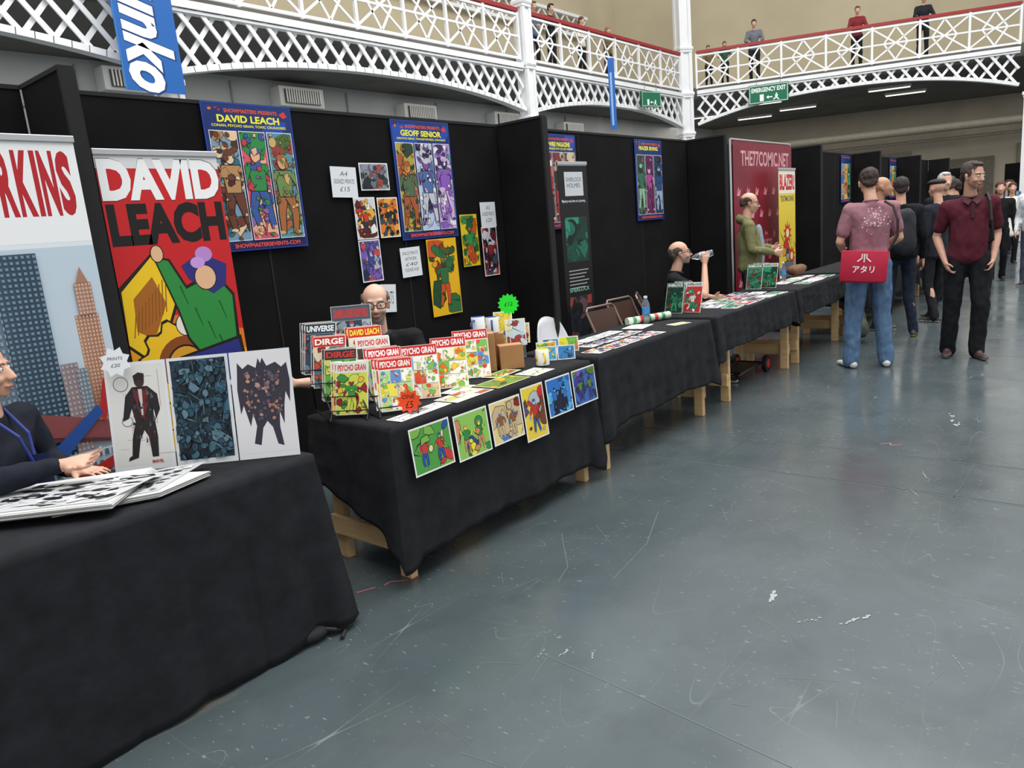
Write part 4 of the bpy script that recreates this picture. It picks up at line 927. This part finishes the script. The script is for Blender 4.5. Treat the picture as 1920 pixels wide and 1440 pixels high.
# ------------------------------------------------------------ people
SK='#cfa18a'
def person(label,x,y,yaw,H=1.76,J=None,skin=SK,hair=('short','#3a2a20'),top=('#333333','short'),bottom='#202226',shoe='#222222',sole='#d8d8d4',head=(0,0),vox=.012,fat=0,glasses=False,z=0,curl=(.35,.35),dirs=None,beard=None,lower=True,skirt=None,wide=0,smile=0):
    s=H/1.78;P=dict(pelvis=(0,0,.95),waist=(0,0,1.08),chest=(0,-.01,1.28),neck=(0,-.025,1.47),head=(0,.015,1.655),
        shR=(.175,-.015,1.415),elR=(.225,-.04,1.13),wrR=(.24,.04,.88),shL=(-.175,-.015,1.415),elL=(-.225,-.04,1.13),wrL=(-.24,.04,.88),
        hpR=(.09,0,.92),knR=(.10,.02,.50),anR=(.11,-.02,.09),hpL=(-.09,0,.92),knL=(-.10,.02,.50),anL=(-.11,-.02,.09))
    if J: P.update(J)
    P={k:V(v)*s for k,v in P.items()}
    M=Matrix.Translation((x,y,z))@Matrix.Rotation(math.radians(yaw-90),4,'Z')
    Hd=Matrix.Rotation(math.radians(head[0]),3,'Z')@Matrix.Rotation(math.radians(head[1]),3,'X');hc=P['head']
    hp=lambda a:hc+Hd@(V(a)*s)
    def blob(a,r): return (hp(a),tuple(q*s for q in r),Hd)
    fine=vox<=.0095
    def torso(B_,g):
        c,w,pv=P['chest'],P['waist'],P['pelvis'];ft=V((0,fat*.6,0))
        B_.h((P['shR'],(.054+g)*s),(P['shL'],(.054+g)*s),(c,((.14+g)*s,(.104+g)*s,.12*s)))
        B_.h((c+ft*.4,((.143+g+fat*.3)*s,(.108+g+fat*.4)*s,.12*s)),(w+ft,((.132+g+fat)*s,(.100+g+fat)*s,.1*s)))
        B_.h((w+ft,((.132+g+fat)*s,(.100+g+fat)*s,.1*s)),(pv,((.152+g+fat*.6)*s,(.112+g+fat*.5)*s,.08*s)))
        B_.h((P['neck']-V((0,0,.015)),(.05+g*.6)*s),(P['shR'].lerp(P['chest'],.25),(.048+g)*s),(P['shL'].lerp(P['chest'],.25),(.048+g)*s))
    Bd=Blob();torso(Bd,-.012)
    Bd.h((P['neck'],.055*s),(hp((0,-.02,-.06)),.050*s))
    Bd.h(blob((0,-.014,.034),(.074,.094,.084)),n=3)
    Bd.h(blob((0,.03,-.012),(.062,.058,.062)),blob((0,.056,-.092),(.024,.022,.017)),blob((0,.015,-.06),(.056,.045,.03)))
    if fine:
        Bd.h(blob((0,.086,.006),(.008,.008,.008)),blob((0,.108,-.034),(.010,.010,.009)),blob((.013,.094,-.038),(.008,.009,.007)),blob((-.013,.094,-.038),(.008,.009,.007)))
        Bd.h(blob((-.034,.072,.024),(.014,.014,.008)),blob((.034,.072,.024),(.014,.014,.008)))
        Bd.h(blob((-.034,.06,-.035),(.024,.024,.022)));Bd.h(blob((.034,.06,-.035),(.024,.024,.022)))
        Bd.h(blob((-.015,.083,-.063),(.008,.008,.005)),blob((.015,.083,-.063),(.008,.008,.005)),blob((0,.089,-.062),(.008,.007,.005)))
        Bd.h(blob((-.012,.081,-.073),(.008,.008,.005)),blob((.012,.081,-.073),(.008,.008,.005)))
    else: Bd.h(blob((0,.086,.0),(.01,.012,.012)),blob((0,.1,-.032),(.014,.016,.012)))
    for sg in(-1,1): Bd.h(blob((sg*.077,-.006,.006),(.010,.018,.014)),blob((sg*.074,0,-.03),(.008,.01,.01)))
    for S,sg in(('R',1),('L',-1)):
        sh,el,wr=P['sh'+S],P['el'+S],P['wr'+S]
        Bd.h((sh,.047*s),(el,.036*s));Bd.h((el,.037*s),(el.lerp(wr,.3),.038*s),(wr,.025*s))
        d=(wr-el).normalized()
        if dirs and dirs.get('d'+S): d=V(dirs['d'+S]).normalized()
        n=V((-sg,0,0)) if not(dirs and dirs.get('n'+S)) else V(dirs['n'+S])
        n=(n-d*n.dot(d));n=n.normalized() if n.length>.1 else V((0,-1,0));t=d.cross(n)*sg
        cu=curl[0] if S=='R' else curl[1]
        Bd.h((wr,.024*s),(wr+d*.08*s+t*.028*s,(.014*s)),(wr+d*.078*s-t*.028*s,.013*s))
        for i,(ln) in enumerate((.068,.078,.073,.058)):
            off=(.033-.0225*i)*1.08;p=wr+(d*.086+t*off)*s;an=cu*.5;sp=t*((1.5-i)*.07)
            for k,(fr,ra) in enumerate(((.42,.0092),(.33,.0082),(.25,.007))):
                dd=(d*math.cos(an)+n*math.sin(an)+sp).normalized();q=p+dd*ln*fr*s
                Bd.h((p,ra*s*(1.15 if not fine else 1)),(q,ra*.92*s*(1.15 if not fine else 1)),n=1);p=q;an+=cu
        p=wr+(d*.03+t*.025)*s;dd=(d*.65+t*.7+n*(.25+.3*cu)).normalized();q=p+dd*.04*s;Bd.h((p,.014*s),(q,.0115*s),n=1);dd=(d*.9+t*.3+n*(.2+.5*cu)).normalized();Bd.h((q,.0112*s),(q+dd*.032*s,.009*s),n=1)
    if lower:
        for S in 'RL': Bd.h((P['hp'+S],.07*s),(P['kn'+S],.048*s));Bd.h((P['kn'+S],.048*s),(P['kn'+S].lerp(P['an'+S],.3)-V((0,.012,0)),.05*s),(P['an'+S],.034*s))
    sm=mat(skin,.5,var=.07,scale=30,spec=.4)
    mats=[sm];asg=None
    if beard:
        mats.append(mat(beard,.8,var=.2,scale=60))
        Hi=Hd.inverted()
        def asg(c,n):
            q=Hi@(c-hc)/s
            return 1 if (q.y>.0 and -.125<q.z<-.045 and abs(q.x)<.075 and not(-.07<q.z<-.058 and abs(q.x)<.02)) else 0
    body=link(Bd.mesh(vox,2 if not fine else 3,mats=mats,assign=asg),'person',None,label,'person',M)
    T=Blob();torso(T,.013)
    if not skirt and lower: T.h((P['pelvis'],((.164+fat*.6)*s,(.126+fat*.5)*s,.07*s)),(P['pelvis']-V((0,0,.03*s)),((.162+fat*.6)*s,(.122+fat*.5)*s,.06*s)))
    sl=top[1]
    for S in 'RL':
        sh,el,wr=P['sh'+S],P['el'+S],P['wr'+S]
        if sl=='short': T.h((sh,.062*s),(sh.lerp(el,.70),.058*s))
        else: T.h((sh,.062*s),(el,.050*s));T.h((el,.051*s),(el.lerp(wr,.92),.037*s))
    if len(top)>2 and top[2]=='hood': T.h((P['neck']+V((0,-.07,.02))*s,(.1*s,.05*s,.06*s)),(P['neck']+V((0,.03,-.02))*s,(.09*s,.04*s,.03*s)))
    if skirt: T.h((P['pelvis'],(.17*s,.13*s,.08*s)),(P['pelvis']-V((0,0,skirt))*s,(.185*s,.15*s,.05*s)))
    tv=max(vox*1.1,.009);sh_=link(T.mesh(tv,4,.010,10,(mat(top[0],.88,var=.12,scale=25,bump=.12,spec=.2),),seed=x),'jacket' if sl=='long' else 'shirt',body)
    if fine and sl=='short':
        b=MB();pts=[P['neck']+V((.062*math.cos(a),.062*math.sin(a)+.006,.018+(-.018 if math.sin(a)>0 else .004)*abs(math.sin(a)))) for a in [2*math.pi*k/20 for k in range(20)]]
        b.tube(pts,.009,mat(top[0],.8),6,closed=True);b.make('collar',sh_,smooth=True)
    if lower:
        L=Blob();pv=P['pelvis'];L.h((pv,((.155+fat*.5)*s,(.118+fat*.4)*s,.075*s)),(P['hpR']-V((0,0,.02)),.08*s),(P['hpL']-V((0,0,.02)),.08*s))
        for S in 'RL':
            hpv,kn,an=P['hp'+S],P['kn'+S],P['an'+S];L.h((hpv,(.088+wide)*s),(kn,(.064+wide)*s));L.h((kn,(.064+wide)*s),(kn.lerp(an,.3),(.062+wide)*s),(an-V((0,0,.03*s)),(.054+wide)*s))
        link(L.mesh(tv,4,.012,12,(mat(bottom,.85,var=.2,scale=18,bump=.12,spec=.2),),seed=y),'trousers',body)
        for i,S in enumerate('RL'):
            an=P['an'+S];fd=V((.25*(1 if S=='R' else -1),1,0)).normalized()
            g=V((an.x,an.y,0));Bs=Blob()
            Bs.h((g-fd*.045*s+Z*.035*s,(.036*s,.036*s,.033*s)),(g+fd*.10*s+Z*.03*s,(.043*s,.043*s,.027*s)),(g+fd*.175*s+Z*.024*s,(.033*s,.033*s,.021*s)));Bs.h((g-fd*.03*s+Z*.05*s,.034*s),(g-fd*.01*s+Z*.085*s,.038*s),(g+fd*.06*s+Z*.05*s,.034*s))
            link(Bs.mesh(max(.008,vox*.8),2,mats=(mat(shoe,.55),mat(sole,.6)),assign=lambda c,n:1 if c.z<.024 else 0),'shoe',body)
    hk,hcol=hair;hm=mat(hcol,.75,var=.35,scale=60,bump=.5)
    if hk!='none':
        Hh=Blob()
        if hk=='short':
            Hh.h(blob((0,-.026,.045),(.081,.094,.086)),n=3);Hh.h(blob((0,-.075,-.02),(.06,.035,.04)),blob((0,-.05,.03),(.078,.05,.05)));Hh.h(blob((0,.045,.1),(.05,.03,.02)),blob((0,0,.11),(.05,.05,.02)));Hh.h(blob((.074,.015,.02),(.008,.014,.03)));Hh.h(blob((-.074,.015,.02),(.008,.014,.03)))
        elif hk=='long':
            Hh.h(blob((0,-.024,.045),(.084,.098,.088)),n=3);Hh.h(blob((0,-.07,.02),(.08,.045,.06)),blob((0,-.075,-.17),(.085,.035,.06)))
        elif hk=='bald':
            for sg in(-1,1): Hh.h(blob((sg*.068,.012,.03),(.012,.012,.022)),blob((sg*.07,-.03,.035),(.014,.03,.035)),blob((sg*.055,-.065,.01),(.02,.035,.045)))
            Hh.h(blob((.04,-.085,.015),(.025,.025,.055)),blob((-.04,-.085,.015),(.025,.025,.055)))
        elif hk=='cap':
            Hh.h(blob((0,-.01,.085),(.092,.115,.04)),blob((0,.06,.07),(.07,.06,.012)))
        link(Hh.mesh(max(.007,vox*.8),2,.006,45,(hm,)),'hair' if hk!='cap' else 'hat',body)
    if fine:
        for sg in(-1,1):
            b=MB();wht=mat('#e4dfd8',.25);b.ell((0,0,0),(.0118,.0118,.0095),wht,12);b.ell((0,.0045,0),(.0062,.0085,.0062),mat('#3a2a20',.2),10)
            Mx=Matrix.Translation(hp((sg*.031,.0755,.002)))@Hd.to_4x4()@Matrix.Scale(s,4);b.make('eye',body,M=Mx,smooth=True)
            b=MB();b.tube([hp((sg*.016,.09,.019)),hp((sg*.032,.091,.025)),hp((sg*.05,.078,.02))],.0035*s,mat(hcol if hk!='none' else '#4a3428',.8),6);b.make('eyebrow',body)
        b=MB();b.tube([hp((-.026,.080,-.067+smile)),hp((-.01,.0925,-.068)),hp((.01,.0925,-.068)),hp((.026,.080,-.067+smile))],(.0035+smile*.15)*s,mat('#8c4a40',.5),6);b.make('mouth',body)
        if glasses:
            b=MB();gm=mat('#181616',.3)
            def gp(sg,a): ca,sa=math.cos(a),math.sin(a);ca=math.copysign(abs(ca)**.6,ca);sa=math.copysign(abs(sa)**.6,sa);return hp((sg*(.034+.025*ca),.102-.006*(ca+1),-.001+.018*sa))
            b.tube([gp(1,2*math.pi*k/20) for k in range(20)],.0028,gm,6,closed=True)
            b.tube([gp(-1,2*math.pi*k/20) for k in range(20)],.0028,gm,6,closed=True)
            for sg in(-1,1): b.tube([hp((sg*.058,.093,.006)),hp((sg*.08,.05,.008)),hp((sg*.085,-.01,.004))],.0028,gm,6)
            b.tube([hp((-.010,.102,.004)),hp((.010,.102,.004))],.0028,gm,6);b.make('eyeglasses',body)
    return body,M,P,s
# man with hands in pockets
pm,MM,PP,ss=person('standing man in maroon polo shirt with hands in pockets',8.28,1.16,198,1.84,dict(elR=(.25,-.08,1.13),wrR=(.195,.05,.91),elL=(-.24,-.08,1.13),wrL=(-.19,.05,.91),anR=(.13,-.05,.09),knR=(.12,.01,.5),anL=(-.08,.08,.09),knL=(-.10,.08,.5),head=(-.01,.03,1.66),shR=(.18,-.015,1.40),shL=(-.18,-.015,1.415),pelvis=(.012,0,.95)),
    skin='#c39781',hair=('short','#3c3330'),top=('#501e2a','short'),bottom='#17181c',shoe='#3a2226',sole='#8a8a86',head=(40,-6),vox=.0075,fat=.014,curl=(.6,.6),beard='#ad8876',wide=.014,dirs=dict(dR=(-.3,.25,-.9),dL=(.3,.25,-.9)))
b=MB();st=mat('#17181b',.7)
b.tube([(-.09,-.16,1.2),(-.13,-.11,1.5),(-.135,0,1.55),(-.14,.1,1.48),(-.15,.15,1.3),(-.18,.1,1.12),(-.16,-.08,1.05)],.012,st,6);b.make('strap',pm)
b=MB();pc=mat('#3e1620',.8)
for sg in(-1,1): b.add([(0,.075,1.50),(sg*.07,.035,1.535),(sg*.075,.07,1.49),(sg*.035,.12,1.455)],[(0,1,2,3)],pc)
b.box((0,.132,1.40),(.028,.02,.13),pc)
b.make('polo_collar',pm)
softbag('backpack','dark backpack hanging from one shoulder','bag',[[((-.08,-.25,1.12),(.13,.07,.14)),((-.08,-.23,1.38),(.11,.06,.1))]],'#17181c',M=MM)
# man with red messenger bag
pb,MB_,PP,ss=person('man seen from behind in faded pink t-shirt and blue jeans',7.56,1.86,32,1.88,dict(elR=(.25,.0,1.15),wrR=(.16,.2,1.05),elL=(-.25,.0,1.15),wrL=(-.16,.2,1.05),anR=(.15,-.02,.09),anL=(-.15,.0,.09),knR=(.12,.02,.5),knL=(-.12,.02,.5),head=(0,.04,1.64)),
    hair=('short','#33261f'),top=('#956a74','short'),bottom='#55708f',shoe='#c4c6c6',sole='#e8e8e4',head=(-10,-14),vox=.0085,fat=.024,wide=.014)
b=MB();rg=random.Random(3)
for k in range(60):
    a=rg.gauss(0,.06);zz=1.40+rg.gauss(0,.06);r=.003+.005*rg.random();b.ell((a,-.168+.9*a*a+.25*abs(zz-1.36),zz),(r,.005,r*1.3),mat('#d8c4c8',.8),6)
b.make('shirt_print',pb)
bagM=MB_@Matrix.Translation((-.12,-.225,.985))@Matrix.Rotation(math.radians(-20),4,'Z')@Matrix.Rotation(math.radians(4),4,'Y')
e=empty('messenger_bag','red messenger bag with white logo and lettering worn on the back','bag',bagM);rdm=mat('#b8143a',.55,var=.08,scale=20)
b=MB();b.box((0,0,0),(.38,.10,.29),rdm,None,.025);b.make('body',e,smooth=True)
b=MB();b.box((0,-.057,.01),(.39,.016,.28),rdm,None,.007);fp=b.make('flap',e,smooth=True)
b=MB();wi=mat('#eceae8',.6)
def onflap(t,x,z,w,h,off=.03):
    vs,fs=textgeo(t,off,0);b.add([(x+a*w,-.0665,z+q*h) for a,q in vs],fs,wi)
onflap('アタリ',-.09,-.05,.18,.065,.02)
b.tube([(0,-.066,.045),(0,-.066,.12)],.006,wi,6);b.tube([(-.018,-.066,.12),(-.02,-.066,.08),(-.055,-.066,.05)],.006,wi,6);b.tube([(.018,-.066,.12),(.02,-.066,.08),(.055,-.066,.05)],.006,wi,6)
b.make('printed_logo',fp)
b=MB();b.tube([(.18,.02,.12),(.25,.02,.28),(.24,.03,.42),(.19,.08,.54),(.12,.16,.58)],.012,mat('#2a1014',.6),6);b.make('strap',e)
po,OM,_,_=person('standing man with glasses in open olive hooded jacket',8.32,3.32,-62,1.78,dict(elR=(.24,.0,1.15),wrR=(.15,.24,1.1),elL=(-.24,.02,1.16),wrL=(-.1,.26,1.14)),hair=('bald','#4a3428'),top=('#74744f','long','hood'),bottom='#30343c',head=(-6,-4),vox=.009,glasses=True,fat=.026,curl=(.7,.7))
Bs=Blob();Bs.h(((0,.105,1.34),(.045,.04,.08)),((0,.125,1.12),(.06,.05,.1)),((0,.12,.98),(.06,.04,.06)));link(Bs.mesh(.009,3,.004,12,(mat('#8a9aa8',.85,var=.1,scale=25),)),'shirt',po)
sd,SM,SP,_=person('seated man with glasses in black t-shirt drinking from a bottle',6.42,3.36,-62,1.74,dict(pelvis=(0,0,.57),waist=(0,.02,.70),chest=(0,.05,.89),neck=(0,.07,1.08),head=(0,.12,1.265),shR=(.185,.05,1.03),shL=(-.185,.05,1.03),elR=(.22,.33,.87),wrR=(.055,.345,1.145),elL=(-.24,.22,.84),wrL=(-.10,.42,.81),hpR=(.1,.05,.54),hpL=(-.1,.05,.54),knR=(.14,.45,.54),knL=(-.14,.45,.54),anR=(.14,.42,.09),anL=(-.14,.42,.09)),
    hair=('bald','#4a423c'),top=('#18191c','short'),bottom='#20242c',head=(4,8),vox=.008,glasses=True,fat=.03,curl=(.8,.4),beard='#a08c80',dirs=dict(dR=(-.05,.1,.98),nR=(-1,.1,0)))
tl=SM.to_3x3().to_4x4()@Matrix.Rotation(math.radians(100),4,'X')
hmouth=V((0,.12,1.265))+Matrix.Rotation(math.radians(8),3,'X')@V((0,.1,-.066));hmouth=hmouth*(1.74/1.78)
bottle(SM@(hmouth+V((0,.197,.035))),'clear water bottle raised to the mouth',tl,'#b8d0e0',cap=False)
person('seated bald bearded man with glasses in black shirt',2.87,3.43,230,1.75,dict(pelvis=(0,-.02,.55),waist=(0,.0,.68),chest=(0,.03,.87),neck=(0,.06,1.06),head=(0,.11,1.255),shR=(.2,.03,1.02),shL=(-.2,.03,1.02),elR=(.35,.10,.82),wrR=(.50,.24,.86),elL=(-.28,.12,.80),wrL=(-.2,.3,.84),hpR=(.1,.05,.52),hpL=(-.1,.05,.52),knR=(.14,.3,.5),knL=(-.14,.3,.5),anR=(.14,.3,.09),anL=(-.14,.3,.09)),
    skin='#d6ab96',hair=('bald','#5c544c'),top=('#17181b','short'),bottom='#20242c',head=(-2,-2),vox=.007,glasses=True,fat=.05,beard='#9a8a7e',smile=.007)
pp,PM,_,_=person('seated man in dark navy jacket gesturing with open hand',.765,3.35,-50,1.76,dict(pelvis=(0,0,.57),waist=(0,.02,.70),chest=(0,.05,.89),neck=(0,.07,1.07),head=(0,.09,1.25),shR=(.2,.06,1.02),shL=(-.2,.06,1.02),elR=(.27,.18,.88),wrR=(.18,.43,.905),elL=(-.26,.10,.82),wrL=(-.10,.28,.80),hpR=(.1,.05,.54),hpL=(-.1,.05,.54),knR=(.14,.3,.52),knL=(-.14,.3,.52),anR=(.14,.25,.09),anL=(-.14,.25,.09)),
    hair=('bald','#6a625a'),top=('#1d212b','long'),bottom='#20242c',head=(10,0),vox=.0065,fat=.03,curl=(.3,.3),dirs=dict(dR=(-.02,.97,.08),nR=(.45,0,1),dL=(.1,.95,0),nL=(0,0,-1)))
b=MB();b.tube([(-.05,.1,1.08),(-.03,.19,.98),(.0,.215,.84)],.006,mat('#2a3a8a',.6),6);b.tube([(.05,.1,1.08),(.03,.19,.98),(.0,.215,.84)],.006,mat('#2a3a8a',.6),6);b.make('lanyard',pp)
s=Sheet(.09,.12,'#23305a',.002);s.text('COMIC',.01,.07,.07,.02,'#f08a28',.04);s.text('CON',.02,.045,.05,.02,'#f08a28',.04)
bp_=PM@V((0,.225,.78));s.make('lanyard_badge','blue conference badge with orange lettering on a lanyard','badge',bp_-rotd(0)*.045,rotd(0),Z)
# crowd
person('man in black padded coat seen from behind',9.34,1.98,20,1.80,dict(anR=(.16,0,.09),anL=(-.12,.1,.09)),hair=('short','#2a2220'),top=('#15171c','long'),bottom='#222a3a',shoe='#2a2a2a',sole='#c8d050',vox=.013,fat=.05)
softbag('backpack','black backpack worn over a padded coat','bag',[[((-.0,-.26,1.1),(.14,.08,.16)),((0,-.24,1.36),(.12,.07,.1))]],'#202329',M=Matrix.Translation((9.34,1.98,0))@Matrix.Rotation(math.radians(-70),4,'Z'))
person('bald man in dark jacket in the crowd',9.85,2.3,-80,1.84,None,skin='#b8896f',hair=('none','#2a2220'),top=('#3a3e48','long'),vox=.013,fat=.03)
person('person in dark suit and flat cap in the crowd',10.6,1.84,60,1.76,dict(anR=(.1,.12,.09),anL=(-.1,-.1,.09),elR=(.25,.05,1.15),wrR=(.1,.25,1.15)),hair=('cap','#1a1a1c'),top=('#23262e','long'),vox=.014,fat=.02,skirt=.12)
person('grey-haired man in black jacket in the crowd',11.9,1.98,215,1.86,dict(elL=(-.26,.05,1.15),wrL=(-.12,.25,1.2)),hair=('short','#b8b4ae'),top=('#1a1b20','long'),vox=.014,fat=.03)
CR=[('person in black clothes walking in the aisle',15.4,1.72,190,1.7,'#16171a','#1a1a1e','long','#4a2e20',0),('woman in long white coat over black clothes walking',18.7,1.88,190,1.68,'#e4e2da','#1a1a1e','long','#3a2820',.3),('person in pale grey top with blond hair',14.6,1.16,170,1.68,'#b8bcc2','#3a4050','long','#8a6a44',0),
('man in grey jacket standing at the far booths',21.5,2.25,200,1.76,'#7a7f88','#202226','short','#3a2a20',0),('woman in black dress near the far booths',20.2,1.5,170,1.64,'#18181c','#18181c','long','#2a1c18',.3),('man in blue shirt near the far booths',24.5,2.5,180,1.78,'#4a6a98','#202226','short','#3a2a20',0),
('man in green jacket far along the aisle',22.8,1.1,180,1.78,'#5a6c52','#202226','short','#2a2018',0),('person in white t-shirt and pale trousers in the aisle',16.6,1.35,200,1.74,'#d8d8d8','#a8a490','short','#3a2a20',0),('person in beige coat browsing a far table',17.2,2.3,80,1.7,'#b8a68a','#30343c','long','#5a3a28',.2),
('man in black hoodie browsing a far table',13.6,2.12,70,1.78,'#1c1d22','#2a3040','short','#2a2018',0),('person in red jacket far along the aisle',25.5,1.9,190,1.72,'#8a2a2a','#202226','short','#2a2018',0),('man in white shirt far along the aisle',27.0,1.4,180,1.78,'#c8ccd0','#30343c','short','#3a2a20',0),
('person in denim jacket far along the aisle',19.4,1.15,20,1.72,'#5a7698','#202226','long','#2a1c18',0),('man in dark coat in the crowd beside tables',12.7,2.05,30,1.82,'#202228','#1a1c22','short','#4a4038',0)]
for k,(lb,x,y,yw,h_,tc,bc,hk,hc_,sk_) in enumerate(CR):
    st_=dict(anR=(.09,.16-.05*(k%3),.09),anL=(-.09,-.12+.04*(k%3),.09),elR=(.24,-.02,1.14),wrR=(.2,.12+.04*(k%3),.93))
    person(lb,x,y,yw,h_,st_,hair=(hk,hc_),top=(tc,'long'),bottom=bc,vox=.017,skirt=sk_ or None,fat=.01*(k%3))
rail=dict(elR=(.25,.12,1.16),wrR=(.16,.34,1.08),elL=(-.25,.12,1.16),wrL=(-.16,.34,1.08),head=(0,.07,1.64),chest=(0,.02,1.28),neck=(0,.02,1.47))
for k,(gx,gy,tc,hc_,hk,Hh_,lb) in enumerate([(17.0,12.0,'#22242a','#2a2220','short',1.72,'man in dark shirt looking down from the gallery'),(16.4,12.1,'#5a6a80','#5a4030','short',1.70,'man in grey-blue shirt behind the gallery railing'),(18.35,11.95,'#d8cfc4','#5a3a28','long',1.60,'woman in pale top leaning on the gallery railing'),(19.8,12.0,'#6a5a3a','#8a7050','long',1.56,'woman in brown top standing on the gallery')]):
    person(lb,gx,gy,-95-10*k%20,Hh_,rail,hair=(hk,hc_),top=(tc,'long'),bottom='#26282e',vox=.018,z=5.55,head=(0,-15))
for k,(sdist,off,tc,hk,hc_,Hh_,lb) in enumerate([(2.15,.6,'#6a6e74','short','#3a3430',1.84,'man in grey jacket leaning on the far gallery railing'),(5.1,.6,'#7a2a30','short','#5a4a40',1.74,'person in red patterned shirt on the far gallery'),(6.9,.7,'#24242a','short','#20180f',1.8,'person in black shirt on the far gallery'),(.75,.6,'#7a6a4a','long','#6a4a30',1.3,'child in brown top behind the gallery railing'),(1.25,.65,'#3a5a4a','long','#6a4a30',1.35,'child in green top behind the gallery railing')]):
    c=P0+gd*sdist+gn*off;person(lb,c.x,c.y,math.degrees(math.atan2(-gn.y,-gn.x)),Hh_,rail,hair=(hk,hc_),top=(tc,'long'),bottom='#26282e',vox=.02,z=5.55,head=(0,-15))
for x,y,w in((24.5,-.2,2.5),(28,-1.5,3),(29,4.0,3.5)):
    panel((x+.0,y+.0,1.1),(w,.06,2.2),'black felt partition of a distant booth')
for x,y,w in((27.6,5.2,2.4),(28.6,1.6,3.0)):
    panel((x,y,1.15),(.06,w,2.3),'black felt partition of a distant booth')
for o in PEND: COL.objects.link(o)
bpy.context.view_layer.update()
print('done')
